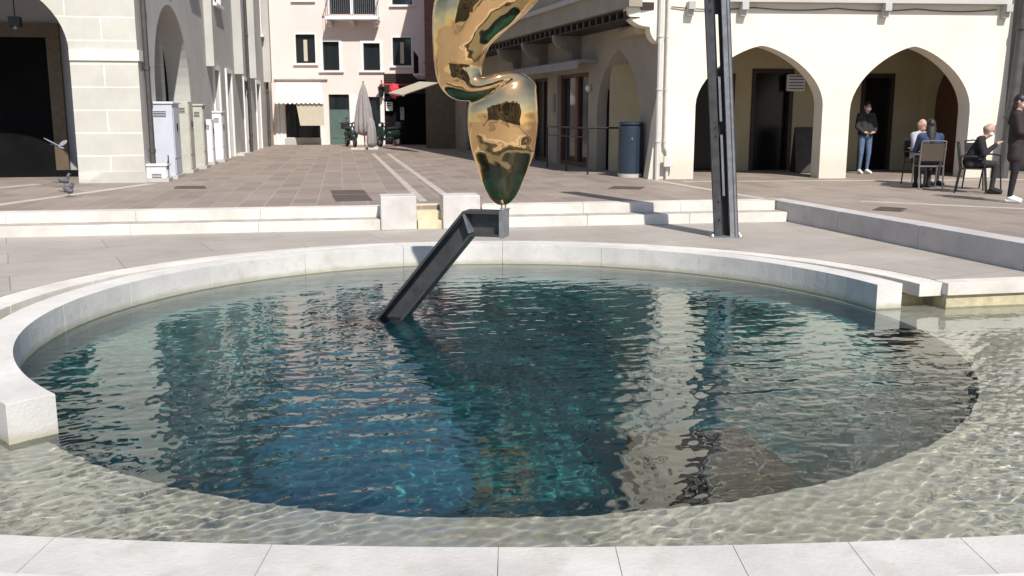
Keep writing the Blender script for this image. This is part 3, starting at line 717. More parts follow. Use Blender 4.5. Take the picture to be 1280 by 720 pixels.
# folded awning on the side wall
aw = FS.rect(645, 72, 738, 86, -.2); aw_ = MB()
aw_.fbox(FS, aw[0], aw[1], -.5, -.004, 2.98, 3.04); aw_.cyl(FS.p(aw[0], -.52, 2.98), FS.p(aw[1], -.52, 2.98), .06); aw_.fbox(FS, aw[0], aw[1], -.56, -.52, 2.82, 2.95)
tag(aw_.build('folded_awning', M['canvas_grey']), 'folded grey canvas awning over the glazed door on the shaded street side', 'awning')
# little wall lamp and intercom beside the door
MB().ell(FS.p(dr1[1]+.16, -.07, 2.35), (.07, .07, .09)).build('wall_lamp', M['cab_white'], rbld)
MB().fbox(FS, dr1[0]-.32, dr1[0]-.14, -.02, .003, 1.75, 2.25).build('notice_panel', M['steel'], rbld)
# railing in front of door
rr = FS.rect(684, 148, 735, 210, -.9)
u0, u1 = rr[0], rr[1]
ry = empty('door_railing', FS.p(u0, -.9, G), 'thin black metal railing in front of the glazed street door', 'railing')
rb_ = MB(); zt = G+1.08
rb_.tube([FS.p(u0, -.9, zt), FS.p(u1, -.9, zt)], .022); rb_.tube([FS.p(u0, -.9, zt-.22), FS.p(u1, -.9, zt-.22)], .016); rb_.tube([FS.p(u1, -.9, zt), FS.p(u1, -.02, zt)], .022)
rb_.build('rails', M['black'], ry)
for u in (u0, (u0+u1)/2, u1): MB().cyl(FS.p(u, -.9, G), FS.p(u, -.9, zt), .022).build('upright', M['black'], ry)
# arcade interior
VB = 3.1
FI = FRt
il = [FI.rect(862, 92, 917, 208, VB), FI.rect(938, 86, 990, 208, VB), FI.rect(1074, 92, 1115, 212, VB)]
ia = FI.rect(1147, 78, 1194, 208, VB)
arI = arch_pts(ia[0], ia[1], G, FI.hit(1150, 130, VB)[1], FI.hit(1165, 80, VB)[1])
bw = MB(); uL = -.5; cuts_ = [uL]+[q for d in il for q in (d[0], d[1])]+[UR-.402]
for u0, u1 in zip(cuts_[::2], cuts_[1::2]): bw.fbox(FI, u0, u1, VB, VB+.3, G, 3.418)
for d in il: bw.fbox(FI, d[0], d[1], VB, VB+.3, min(d[3], 3.1)+.002, 3.418)
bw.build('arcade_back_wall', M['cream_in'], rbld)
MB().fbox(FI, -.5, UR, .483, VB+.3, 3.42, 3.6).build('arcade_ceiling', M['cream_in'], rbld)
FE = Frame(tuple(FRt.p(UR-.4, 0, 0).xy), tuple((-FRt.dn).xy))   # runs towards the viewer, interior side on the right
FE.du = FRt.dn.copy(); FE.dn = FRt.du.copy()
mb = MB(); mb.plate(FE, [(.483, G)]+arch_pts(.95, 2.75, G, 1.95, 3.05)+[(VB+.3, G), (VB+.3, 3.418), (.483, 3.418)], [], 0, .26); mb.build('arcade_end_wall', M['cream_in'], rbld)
MB().fbox(FRt, UR-.135, UR-.06, 1.5, VB, G, 3.4).build('end_door', M['red_wood'], rbld); MB().fbox(FRt, UR-.13, UR-.06, .485, 1.498, G, 3.4).build('end_doorway', M['void'], rbld)
for d in il:
    MB().fbox(FI, d[0], d[1], VB+.2, VB+.28, G, min(d[3], 3.1)).build('shop_door', M['shop_glass'], rbld)
    f = MB(); f.fbox(FI, d[0], d[0]+.1, VB-.02, VB+.19, G, min(d[3], 3.1)-.1); f.fbox(FI, d[1]-.1, d[1], VB-.02, VB+.19, G, min(d[3], 3.1)-.1); f.fbox(FI, d[0], d[1], VB-.02, VB+.19, min(d[3], 3.1)-.1, min(d[3], 3.1)); f.build('door_frame', M['dark_wood'], rbld)
MB().fbox(FI, -.5, UR, VB+.5, VB+6, G, TOP).build('core', M['void'], rbld)
# end wall and roof
MB().fbox(FRt, UR-.3, UR, .483, VB+6, 3.4, TOP).build('gable_wall', M['cream'], rbld)
rf_ = MB(); 
rp = [FRt.p(-JET-.4, -.5, 0), FRt.p(UR+.2, -.5, 0), FRt.p(UR+.2, 9, 0), FS.p(0, 9, 0), FS.p(0, -JET-.4, 0)]
rf_.slab([[(q.x, q.y) for q in rp]], TOP, TOP+.18); rf_.build('eaves', M['plaster_grey'], rbld)
rp2 = [FRt.p(.6, 1, 0), FRt.p(UR-1.5, 1, 0), FRt.p(UR-1.5, 7, 0), FS.p(1.5, 6, 0), FS.p(1.5, .6, 0)]
rf_ = MB(); A_ = [rf_.b.verts.new((q.x, q.y, TOP+.182)) for q in rp]; c_ = [rf_.b.verts.new((q.x*.45+(sum(p.x for p in rp)/5)*.55, q.y*.45+(sum(p.y for p in rp)/5)*.55, TOP+2.2)) for q in rp]
for i in range(5): rf_.b.faces.new((A_[i], A_[(i+1) % 5], c_[(i+1) % 5], c_[i]))
rf_.b.faces.new(c_); rf_.build('roof', M['roof_tile'], rbld)
# white downpipes at the corner with meter box
for k, (px, w_) in enumerate(((821, .055), (829.5, .035))):
    u = FRt.hit(px, 150)[0]+.02; ub = FRt.hit(818 if k == 0 else 824, 222)[0]
    pp = MB().tube([FRt.p(u, -.07, 6.5), FRt.p(u, -.07, 1.0), FRt.p(u+.06*k, -.07, .9), FRt.p(u+.06*k, -.07, G)], w_)
    for z in (1.1, 2.2, 3.3, 4.5): pp.cyl(FRt.p(u, -.07, z), FRt.p(u, -.07, z+.04), w_*1.25)
    tag(pp.build('downpipe', M['pipe_white'], smooth='angle'), ['thicker white downpipe on the corner of the arcade building', 'thin white pipe right of the thicker one, ending in a small box'][k], 'pipe')
u = FRt.hit(833, 203)[0]; tag(MB().fbox(FRt, u-.10, u+.12, -.2, -.12, .58, .80, bev=.01).build('meter_box', M['pipe_white']), 'small off-white junction box near the foot of the white pipes', 'junction box')
cbl = MB(); u0_, u1_ = FRt.hit(838, 30)[0], FRt.hit(1245, 14)[0]
cbl.tube([FRt.p(u0_+(u1_-u0_)*i/24, -.03-.01*math.sin(i), 3.93-.05*abs(math.sin(i*math.pi/6))) for i in range(25)], .012, n=6)
tag(cbl.build('wall_cable', M['pipe_grey']), 'thin dark cable sagging along the cream facade just under the balcony', 'cable')
# dark downpipe on the right corner
gp = MB(); pA = FRt.p(FRt.hit(1262, 60)[0]+.02, -.22, 0)
gp.tube([pA+Vector((.2, 0, 6.5)), pA+Vector((.05, 0, 2.5)), pA+Vector((0, 0, 1.6)), pA+Vector((-.05, 0, G))], .11, n=12)
for z in (1.6, 3.5): gp.cyl(pA+Vector((.0+(z-1.6)*.05, 0, z)), pA+Vector((.0+(z-1.6)*.05, 0, z+.06)), .14)
tag(gp.build('downpipe', M['pipe_grey'], smooth='angle'), 'thick dark grey drainpipe at the right end of the arcade facade', 'pipe')

q_ = FI.hit(1000, 103, VB-.35); lamp_r = empty('wall_sign', FI.p(q_[0], VB-.3, q_[1]), 'small pale louvred panel high on the back wall seen in the first arch', 'wall panel')
mb = MB(); mb.fbox(FI, q_[0]-.22, q_[0]+.22, VB-.1, VB-.004, q_[1]-.2, q_[1]+.2); mb.build('panel', M['paper'], lamp_r)
mb = MB()
for i in range(5): mb.fbox(FI, q_[0]-.19, q_[0]+.19, VB-.115, VB-.102, q_[1]-.16+i*.075, q_[1]-.13+i*.075)
mb.build('louvres', M['steel'], lamp_r)
q_ = FI.hit(1004, 195, VB-1.0); mbz = empty('menu_board', FI.p(q_[0], VB-1, G), 'dark standing board beside the right jamb of the first arch', 'board')
for s_ in (-1, 1):
    mb = MB(); M2 = Matrix((FI.du, FI.dn, Vector((0, 0, 1)))).transposed().to_4x4() @ Matrix.Rotation(R(10*s_), 4, 'X')
    mb.box(FI.p(q_[0], VB-1+s_*.1, G+.55), (.5, .03, 1.1), M=M2, bev=.01); mb.build('panel', M['dark_wood'], mbz)
# building at far right
FX = Frame((12.95, 23.0), (1, .08)); xb = empty('clapboard_building', (12.95, 23, G), 'pale building with fine horizontal lines at the extreme right edge', 'building')
mb = MB(); mb.plate(FX, rect_pts(0, 12, G, 9), [rect_pts(2+i*3, 3+i*3, z, z+1.7) for i in range(3) for z in (1.2, 4.2, 6.6)], 0, .3); mb.build('wall', brick_mat('pale_lap_wall', (.72, .70, .68), (.70, .68, .66), (.40, .38, .36), 30, .33, .012, uv=True, bump=.2), xb)
for i in range(3):
    for z in (1.2, 4.2, 6.6): window(FX, xb, 2+i*3, 3+i*3, z, z+1.7)
MB().fbox(FX, -.02, 12, .302, 8, G, 9.1).build('core', M['plaster_grey'], xb)

# ------------------------------------------------------------------ red brick building beyond
FR2 = Frame((-3.55, 40.0), (1, .05)); red = empty('brick_building', (-3.55, 40, G), 'dark red brick building in shade between pink house and golden sculpture', 'building')
dS2 = Vector((.05, -1, 0)).normalized(); FR3 = Frame((-3.8, 44.9), (.052, -1))
mb = MB(); wl = [(.7+i*1.5, 1.35+i*1.5, z, z+1.7) for i in range(3) for z in (3.9, 6.6)]
mb.plate(FR3, rect_pts(0, 4.9, 3.2, 9.9), [rect_pts(*w_) for w_ in wl], 0, .3); mb.plate(FR2, rect_pts(.006, 6, 3.2, 9.9), [], 0, .3); mb.build('wall', M['red_brick'], red)
for w_ in wl: window(FR3, red, *w_, frame='plaster_grey', sur=.06)
dm = MB(); dm.plate(FR3, outline(0, 4.9, G, 3.199, [[(1.0, G), (1.0, 2.6), (2.0, 2.6), (2.0, G)], [(3.0, G), (3.0, 2.6), (4.2, 2.6), (4.2, G)]]), [], 0, .3); dm.plate(FR2, rect_pts(.006, 6, G, 3.199), [], 0, .3); dm.build('ground_floor_wall', M['brown_wood'], red)
MB().fbox(FR3, .01, 4.89, .302, 5, G, 9.8).build('core', M['void'], red)
bb_ = MB(); bb_.fbox(FR3, .4, 4.6, -.5, -.004, 3.25, 3.35); o = bb_.build('balcony', M['plaster_grey'], red)
bb_ = MB()
for i in range(30): bb_.cyl(FR3.p(.45+i*.142, -.47, 3.35), FR3.p(.45+i*.142, -.47, 4.2), .012, n=5)
bb_.fbox(FR3, .4, 4.6, -.49, -.45, 4.2, 4.24); bb_.build('railing', M['black'], o)
# link wall between the arcade side wall and the red building
lk = MB(); e0 = FS.p(0, 0, 0); Fk = Frame((e0.x-.0, e0.y+.1), (-1, 0.0))
lk.fbox(Frame((-3.3, 40.05), (1, -.35)), 0, 4, -.3, 0, G, 3.3); 
lk.b.free()
# slanting white awning in the alley
aw2 = MB(); A_ = at(505, 119, 36.5); B_ = at(549, 104, 33.5)
vs = [A_, B_, B_+Vector((-1.0, 3.6, .15)), A_+Vector((-1.0, 3.6, .15))]
n0 = (vs[1]-vs[0]).cross(vs[3]-vs[0]).normalized()*.03
q = [aw2.b.verts.new(v) for v in vs]+[aw2.b.verts.new(v+n0) for v in vs]
for f in ((0, 1, 2, 3), (4, 5, 6, 7), (0, 1, 5, 4), (1, 2, 6, 5), (2, 3, 7, 6), (3, 0, 4, 7)): aw2.b.faces.new([q[i] for i in f])
aw2.tube([A_, A_+Vector((-1.0, 3.6, .15))], .04)
tag(aw2.build('slanted_awning', M['canvas_beige']), 'slanting pale awning sticking out left of the golden sculpture', 'awning')

# ------------------------------------------------------------------ pink house
FPk = Frame((0, 45.0), (1, 0)); pink = empty('pink_house', (-7, 45, G), 'pink house with white framed windows closing the far end of the street', 'house')
def pr(x0, y0, x1, y1, v=0): return FPk.rect(x0, y0, x1, y1, v)
uL, uR = FPk.hit(322, 100)[0], FPk.hit(585, 100)[0]
wins = [pr(370, 43, 394, 79), pr(404, 52, 424, 88), pr(454.5, 54, 475, 88), pr(491, 47, 514, 82), pr(367, -32, 390, 0), pr(412, -34, 437, 18), pr(441, -34, 469, 18), pr(490, -30, 515, 6)]
dsh = pr(357, 128, 400, 172); dgr = pr(411.5, 118, 437, 180); dwn = pr(459, 121, 475.5, 180); alley = pr(480.5, 92, 560, 180)
upper = [(w_[0], w_[1], 8.6, 10.0) for w_ in wins[:4]]
hol = [rect_pts(*w_) for w_ in wins]+[rect_pts(*w_) for w_ in upper]+[rect_pts(dsh[0], dsh[1], dsh[2], dsh[3])]
pw = MB(); pw.plate(FPk, outline(uL, uR, G, 11.3, [[(d[0], G), (d[0], d[3]), (d[1], d[3]), (d[1], G)] for d in (dgr, dwn, (alley[0], uR-.3, 0, alley[3]))]), hol, 0, .35)
pw.build('wall', M['pink'], pink)
for i, w_ in enumerate(wins+upper): window(FPk, pink, *w_, sur=.14 if i in (1, 2) else .07, bars=1 if i in (0, 3) else 0, sill=i not in (5, 6))
# curtains in the two sash windows
for i in (0, 3):
    w_ = wins[i]; MB().fbox(FPk, w_[0]+.33, w_[0]+.5, .09, .11, w_[2]+.1, w_[2]+1.05).build('curtain', M['canvas_beige'], pink)
MB().fbox(FPk, uL, uR, .36, 9, G, 11.2).build('core', M['void'], pink)
# white pilaster trims
for px0, px1 in ((346, 350), (350.5, 356.5), (401, 405), (437.5, 447), (476, 480)):
    a = FPk.hit(px0, 150)[0]; b2 = FPk.hit(px1, 150)[0]; MB().fbox(FPk, a, b2, -.04, -.002, G, 2.9 if px0 < 360 else 2.55).build('trim', M['white_paint'], pink)
MB().fbox(FPk, dsh[0], dsh[1], .12, .16, dsh[2], dsh[3]).build('shop_window', M['glass'], pink)
MB().fbox(FPk, dsh[0]-.05, dsh[1]+.05, -.1, -.002, G, dsh[2]-.02).build('shop_sill', M['plaster_grey'], pink)
gd = MB(); zm = FPk.hit(424, 137)[1]; gd.fbox(FPk, dgr[0], dgr[1], .1, .15, G, zm)
for i in range(2): gd.fbox(FPk, dgr[0]+.1+i*.45, dgr[0]+.42+i*.45, .08, .099, G+.3, G+.9)
gdo = gd.build('green_door', M['green_door'], pink); MB().ell(FPk.p((dgr[0]+dgr[1])/2, .07, 1.35), (.03, .03, .03)).build('handle', M['steel_light'], gdo)
MB().fbox(FPk, dgr[0], dgr[1], .12, .15, zm, dgr[3]).build('transom_window', M['glass'], pink)
MB().fbox(FPk, dwn[0], dwn[1], .14, .18, G, dwn[3]).build('glazed_door', M['glass'], pink)
# balcony
ba = pr(407, 22, 473, 28, -.6); zb = FPk.hit(440, 24, -.6)[1]
bo = MB().fbox(FPk, ba[0], ba[1], -.8, -.002, zb-.02, zb+.13).build('balcony', M['white_paint'], pink)
for px in (411.5, 440, 469): 
    u = FPk.hit(px, 28, -.5)[0]; c_ = MB(); c_.fbox(FPk, u-.09, u+.09, -.6, -.003, zb-.16, zb-.022, bev=.03); c_.fbox(FPk, u-.09, u+.09, -.32, -.004, zb-.3, zb-.162, bev=.03); c_.build('corbel', M['white_paint'], bo)
rl = MB()
for i in range(26): u = ba[0]+.04+(ba[1]-ba[0]-.08)*i/25; rl.cyl(FPk.p(u, -.76, zb+.13), FPk.p(u, -.76, zb+1.0), .011, n=5)
rl.fbox(FPk, ba[0], ba[1], -.79, -.73, zb+1.0, zb+1.05)
for u in (ba[0]+.03, ba[1]-.03): rl.fbox(FPk, u-.02, u+.02, -.76, -.01, zb+1.0, zb+1.04); rl.cyl(FPk.p(u, -.4, zb+.13), FPk.p(u, -.4, zb+1), .012, n=5)
rl.build('railing', M['steel_light'], bo)
rf_ = MB(); rf_.fbox(FPk, uL-.2, uR+.2, -.5, 9, 11.3, 11.45); vs = [FPk.p(uL-.2, -.5, 11.452), FPk.p(uR+.2, -.5, 11.452), FPk.p(uR+.2, 9, 11.452), FPk.p(uL-.2, 9, 11.452), FPk.p(uL+1, 4, 13), FPk.p(uR-1, 4, 13)]
q = [rf_.b.verts.new(v) for v in vs]
for f in ((0, 1, 5, 4), (1, 2, 5), (2, 3, 4, 5), (3, 0, 4)): rf_.b.faces.new([q[i] for i in f])
rf_.build('roof', M['roof_tile'], pink)
# dark shopfront recess with shutters and signs
sh = MB(); 
for i in range(9): sh.fbox(FPk, alley[0]+.02, alley[0]+2.1, -.05, -.003, alley[3]-.9+i*.1, alley[3]-.82+i*.1)
sh.build('slatted_fascia', M['dark_wood'], pink)
sr = MB().fbox(FPk, alley[0], uR-.3, .05, .12, G, alley[3]).build('shopfront', M['void'], pink)
for r_, nm, mt, lb_, ct in ((pr(482, 127.5, 490.5, 138.5, -.2), 'notice_board', 'paper', 'small white notice with dark text beside the dark shopfront', 'sign'), (pr(500, 134, 505, 150, -.2), 'framed_notice', 'steel_light', 'narrow grey framed notice inside the dark shopfront', 'notice'),):
    rt = empty(nm, FPk.p(r_[0], -.2, r_[2]), lb_, ct)
    MB().fbox(FPk, r_[0], r_[1], -.12, -.06, r_[2], r_[3], bev=.008).build('panel', M[mt], rt)
    tx = MB()
    for j in range(2): tx.fbox(FPk, r_[0]+.04, r_[1]-.05, -.128, -.122, r_[3]-.09-j*.09, r_[3]-.05-j*.09)
    tx.build('lettering', M['steel_dark'], rt)
# red hanging cloth and red doorway thing
rc = MB(); r_ = pr(486.5, 104, 500, 123, -.6)
rc.ell(FPk.p((r_[0]+r_[1])/2, -.6, (r_[2]+r_[3])/2), ((r_[1]-r_[0])/2, .22, (r_[3]-r_[2])/2), u=10, v=8); rc.cyl(FPk.p(r_[0]-.4, -.6, r_[3]-.05), FPk.p(r_[1]+1.2, -.6, r_[3]-.08), .02)
for v_ in rc.b.verts: v_.co += Vector((random.uniform(-.03, .03), 0, random.uniform(-.03, .03)))
tag(rc.build('red_banner', M['red_cloth']), 'crumpled red cloth hanging over the entrance of the dark shopfront', 'banner')
rc = MB(); r_ = pr(491, 158, 500, 178, -.7); p0 = FPk.p((r_[0]+r_[1])/2, -.7, 0); rc.lathe(p0+Vector((0, 0, G)), [(.16, 0), (.17, .05), (.14, .4), (.12, .6), (.03, .82)], wob=lambda a, z: .15*math.sin(3*a+z*3))
tag(rc.build('red_sack', M['red_cloth']), 'small red cone-shaped bundle standing on the ground at the shopfront', 'bundle')
# wall lantern
lp = FPk.hit(477.5, 112); lr = empty('wall_lantern', FPk.p(lp[0], -.3, lp[1]), 'black wrought iron wall lantern on the pink house beside the dark shop', 'lantern')
l_ = MB(); l_.tube([FPk.p(lp[0], -.003, lp[1]+.25), FPk.p(lp[0], -.15, lp[1]+.42), FPk.p(lp[0], -.32, lp[1]+.36)], .02); l_.build('bracket', M['black'], lr)
MB().lathe(FPk.p(lp[0], -.32, lp[1]-.3), [(.03, -.05), (.1, 0), (.15, .35), (.17, .38), (.02, .55)], n=6).build('lamp_head', M['steel_dark'], lr)
# shop awning with scalloped valance
aws = empty('shop_awning', FPk.p(-10, -.5, 3), 'white shop awning with scalloped edge on the pink house', 'awning')
rA = pr(345, 103, 401, 103, -.1); rB = pr(343, 121, 404, 121, -1.2); zt = FPk.hit(370, 103, -.05)[1]; zl = FPk.hit(370, 121.5, -1.2)[1]
aw_ = MB(); vs = [FPk.p(rA[0], -.05, zt), FPk.p(rA[1], -.05, zt), FPk.p(rB[1], -1.2, zl), FPk.p(rB[0], -1.2, zl)]
q = [aw_.b.verts.new(v) for v in vs]+[aw_.b.verts.new(v-Vector((0, 0, .03))) for v in vs]
for f in ((0, 1, 2, 3), (4, 5, 6, 7), (0, 1, 5, 4), (1, 2, 6, 5), (2, 3, 7, 6), (3, 0, 4, 7)): aw_.b.faces.new([q[i] for i in f])
aw_.build('canopy', M['canvas'], aws)
sc_ = [(rB[0], zl-.02)]; n = 11; W_ = rB[1]-rB[0]; bot = []
for i in range(n):
    for j in range(5): bot.append((rB[0]+W_*(i+j/5)/n, zl-.24-.07*math.sin(j/5*math.pi)))
mb = MB(); mb.plate(FPk, bot+[(rB[1], zl-.24), (rB[1], zl-.0), (rB[0], zl-.0)], [], -1.23, -1.205); mb.build('valance', M['white_paint'], aws)
MB().cyl(FPk.p(rA[0]-.1, -.06, zt+.12), FPk.p(rA[1]+.3, -.06, zt+.12), .035).build('roller', M['steel_light'], aws)
rD = pr(371, 130, 405, 157, -1.1); mb = MB(); mb.plate(FPk, [(rD[0]+.15, rD[2]), (rD[1], rD[2]), (rD[1], rD[3]), (rD[0], rD[3])], [], -1.14, -1.11); mb.build('drop_screen', M['canvas_beige'], aws)

# ------------------------------------------------------------------ left building
FL = Frame((-7.62, 19.98), (-.138, 1)); LL = 25.5
FLf = Frame((-7.62-8, 19.98-8*.18), (1, .18)); LW = 8*math.sqrt(1+.18**2)
left = empty('left_arcade_building', (-7.62, 19.98, G), 'building with painted block pattern piers and arches on the left of the street', 'building')
pe = FLf.hit(93, 150)[0]; zi = FLf.hit(95, 62)[1]; ar_w = 3.6
def rarch(u0, u1, z0, zs, zt): return arch_pts(u0, u1, z0, zs, zt, e1=2, e2=.5)
arL = rarch(pe-ar_w, pe, G, zi-.05, zi+1.45); arL0 = rarch(pe-ar_w-1.3-ar_w, pe-ar_w-1.3, G, zi-.05, zi+1.45)
up2 = [(u, u+1, z, z+1.6) for u in (1.0, 4.2, 6.4) for z in (5.2, 7.8)]
lw = MB(); lw.plate(FLf, outline(-1.0, LW, G, 10, [arL]), [rect_pts(*w_) for w_ in up2], 0, .6)
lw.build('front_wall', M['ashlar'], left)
for w_ in up2: window(FLf, left, *w_)
imp = MB(); ib = FLf.hit(140, 76)[1]; imp.fbox(FLf, pe-.0, LW+.035, -.035, -.002, ib, zi, bev=.006); imp.fbox(FL, .0, .62, -.035, -.002, ib, zi, bev=.006); imp.build('impost', mat('impost_paint', (.72, .71, .62), .7, .05, 2), left)
bs_ = MB(); bs_.fbox(FLf, pe+.002, LW+.03, -.03, -.002, G, G+.22); bs_.build('plinth', M['ashlar_grey'], left)
# side wall with big arch and doors
sA = FL.rect(194, 10, 250, 205)
arLs = rarch(max(.62, sA[0]), sA[0]+4.0, G, 2.2, FL.hit(222, 12)[1])
sd = [FL.rect(276, 60, 283, 196), FL.rect(289, 60, 294, 193), FL.rect(303, 90, 308, 190), FL.rect(317, 95, 322, 187)]
ups2 = [(u, u+1.1, z, z+1.7) for u in (2, 6, 10, 14, 18, 22) for z in (5.0, 7.7)]
lsd = MB(); drs = [(9.2, 10.1, 3.0), (11.6, 12.6, 3.0), (15.6, 16.6, 2.9), (19.2, 20.4, 2.9)]
lsd.plate(FL, outline(.0, LL, G, 10, [arLs]+[[(a, G), (a, z), (b2, z), (b2, G)] for a, b2, z in drs]), [rect_pts(*w_) for w_ in ups2], 0.003, .55)
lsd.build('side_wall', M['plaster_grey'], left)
for w_ in ups2: window(FL, left, *w_)
for a, b2, z in drs:
    MB().fbox(FL, a, b2, .42, .5, G, z).build('door', M['dark_wood'], left)
    s_ = MB(); s_.fbox(FL, a-.14, a-.002, -.05, .4, G, z); s_.fbox(FL, b2+.002, b2+.14, -.05, .4, G, z); s_.fbox(FL, a-.14, b2+.14, -.05, .4, z+.002, z+.14); s_.build('door_surround', M['white_paint'], left)
for u, w_, d_ in ((8.1, .35, .22), (13.6, .5, .3), (17.6, .4, .25), (22.2, .5, .3)): MB().fbox(FL, u, u+w_, -d_, .001, 3.05, 9.9).build('pilaster', M['plaster_grey'], left)
il_ = MB(); il_.fbox(FLf, -1, LW-.56, 3.0, 3.3, G, 4.6); il_.build('inner_wall', M['plaster_in'], left)
dx = FLf.rect(0, 58, 66, 205, 3.0); dfr = MB(); a, b2 = dx[0], dx[1]
zt_ = FLf.hit(30, 47, 3.0)[1]
dfr.fbox(FLf, b2, b2+.28, 2.86, 2.998, G, zt_); dfr.fbox(FLf, a-2, b2+.28, 2.86, 2.998, zt_+.002, zt_+.3) ; dfr.build('door_surround', M['brown_wood'], left)
MB().fbox(FLf, a-2, b2, 2.9, 2.995, G, zt_).build('dark_doorway', M['void'], left)
MB().fbox(FLf, -1, LW-.6, 2.2, 2.85, G, G+.12).build('threshold', M['void'], left)
inn = MB(); inn.fbox(Frame((-7.62, 19.98), (-.138, 1)), 3.2, 3.6, .56, 3.2, G, 4.5); 
Fin = Frame(tuple(FL.p(3.0, .55, 0).xy), tuple((-FL.dn*-1).xy))
inn.b.free()
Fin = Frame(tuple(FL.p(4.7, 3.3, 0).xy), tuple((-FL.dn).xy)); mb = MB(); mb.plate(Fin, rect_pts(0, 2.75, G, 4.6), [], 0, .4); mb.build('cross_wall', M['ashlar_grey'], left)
mb = MB(); cp = [FLf.p(-1, .602, 0), FLf.p(LW-.6, .602, 0), FL.p(LL, .56, 0), FL.p(LL, 3.5, 0), FLf.p(-1, 3.4, 0)]
mb.slab([[(q.x, q.y) for q in cp]], 4.62, 4.8); mb.build('ceiling', M['plaster_in'], left)
mb = MB(); cp = [FL.p(5.2, .56, 0), FL.p(LL, .56, 0), FL.p(LL, 8, 0), FL.p(5.2, 8, 0)]; mb.slab([[(q.x, q.y) for q in cp]], G, 4.6); mb.build('core', M['void'], left)
mb = MB(); cp = [FLf.p(-1.4, -.45, 0), FLf.p(LW+.45, -.45, 0), FL.p(LL, -.45, 0), FL.p(LL, 9, 0), FLf.p(-1.4, 9, 0)]; mb.slab([[(q.x, q.y) for q in cp]], 10, 10.18); mb.build('eaves', M['plaster_grey'], left)
mb = MB(); A_ = [mb.b.verts.new((q.x, q.y, 10.182)) for q in cp]; cx = sum(q.x for q in cp)/5; cy = sum(q.y for q in cp)/5; c_ = [mb.b.verts.new((q.x*.4+cx*.6, q.y*.4+cy*.6, 12)) for q in cp]
for i in range(5): mb.b.faces.new((A_[i], A_[(i+1) % 5], c_[(i+1) % 5], c_[i]))
mb.b.faces.new(c_); mb.build('roof', M['roof_tile'], left)
# hanging lantern in the arch
hp = FLf.hit(19, 27, 1.6); hl = empty('hanging_lantern', FLf.p(hp[0], 1.6, hp[1]), 'dark lantern hanging inside the left arch', 'lantern')
c0_ = FLf.p(hp[0], 1.6, hp[1]); MB().box(c0_, (.22, .22, .2), rz=.2).build('lamp_body', M['black'], hl); MB().cyl(c0_+Vector((0, 0, .1)), c0_+Vector((0, 0, 4.62-hp[1])), .012).build('rod', M['black'], hl)
MB().cyl(c0_-Vector((0, 0, .1)), c0_-Vector((0, 0, .16)), .05).build('bulb_holder', M['steel_light'], hl)
# drainpipes on the left building
for k, (px, lab) in enumerate(((186, 'dark drainpipe on the corner pier next to the tall grey cabinet'), (313, 'dark drainpipe midway down the shaded left street wall'), (336, 'dark drainpipe at the far end of the left street wall'))):
    if k == 0: b0 = FL.p(.35, -.09, 0)
    else: uu = FL.hit(px, 150, -.1)[0]; b0 = FL.p(uu, -.1, 0)
    gp = MB(); gp.tube([b0+Vector((0, 0, 9.9)), b0+Vector((0, 0, G))], .055, n=10)
    for z in (.9, 2.6, 4.5, 6.4, 8.3): gp.cyl(b0+Vector((0, 0, z)), b0+Vector((0, 0, z+.08)), .072)
    tag(gp.build('drainpipe', M['pipe_grey'], smooth='angle'), lab, 'pipe', 'drainpipes on the left building')

# ------------------------------------------------------------------ utility cabinets along the left
def cabinet(name, x0, x1, ytop, ybot, Y, dep, mt, label, parts=True, group='utility cabinets on the left', rz=R(8), cap=True, sidebox=False):
    A_ = at(x0, ybot, Y); B_ = at(x1, ybot, Y); zt = at((x0+x1)/2, ytop, Y).z; w_ = (B_-A_).x
    rt = empty(name, (A_.x, Y, G), label, 'cabinet', group)
    F_ = Frame((A_.x, A_.y), (math.cos(rz), math.sin(rz)))
    MB().fbox(F_, 0, w_, 0, dep, G, zt-.05, bev=.012).build('body', M[mt], rt)
    if cap: MB().fbox(F_, -.03, w_+.03, -.03, dep+.03, zt-.048, zt, bev=.015).build('lid', M['cab_white'] if mt == 'cab' else M[mt], rt)
    mb = MB(); mb.fbox(F_, w_+.001, w_+.012, .06, dep-.06, G+.45, zt-.12); mb.fbox(F_, w_+.001, w_+.012, .06, dep-.06, G+.1, G+.41); mb.build('door', M[mt], rt)
    MB().fbox(F_, w_+.012, w_+.03, dep*.45, dep*.55, (G+zt)/2+.2, (G+zt)/2+.36).build('lock', M['steel_dark'], rt)
    vt = MB()
    for i in range(4): vt.fbox(F_, w_*.25, w_*.75, -.006, -.001, zt-.22-i*.035, zt-.205-i*.035)
    vt.build('vent', M['steel_dark'], rt)
    MB().fbox(F_, w_*.08, w_*.22, -.004, -.001, G+(zt-G)*.62, G+(zt-G)*.62+.06).build('sticker', M['paper'], rt)
    MB().fbox(F_, -.05, w_+.05, -.05, dep+.05, G, G+.08).build('base', M['plaster_grey'], rt)
    return rt
cabinet('utility_cabinet', 189, 219, 127, 221, 21.0, .75, 'cab', 'tallest pale grey utility cabinet beside the corner drainpipe')
cabinet('utility_cabinet', 184, 208, 205, 229, 20.1, .32, 'cab_white', 'low white box on the ground at the foot of the pier')
cabinet('utility_cabinet', 223, 239, 124, 214, 23.2, .6, 'cab2', 'cream cabinet with an uneven top behind the tallest grey cabinet', cap=False)
cabinet('utility_cabinet', 243, 256, 130, 210, 25.0, .5, 'cab2', 'beige meter cabinet on a post, between cream and rounded white cabinets')
cabinet('utility_cabinet', 257, 266.5, 147, 206, 27.0, .45, 'cab_white', 'small rounded white cabinet with dark gap at mid height', cap=False)
cabinet('utility_cabinet', 267, 279, 139, 203, 28.5, .6, 'cab_white', 'bright white upright cabinet farthest along the left wall')
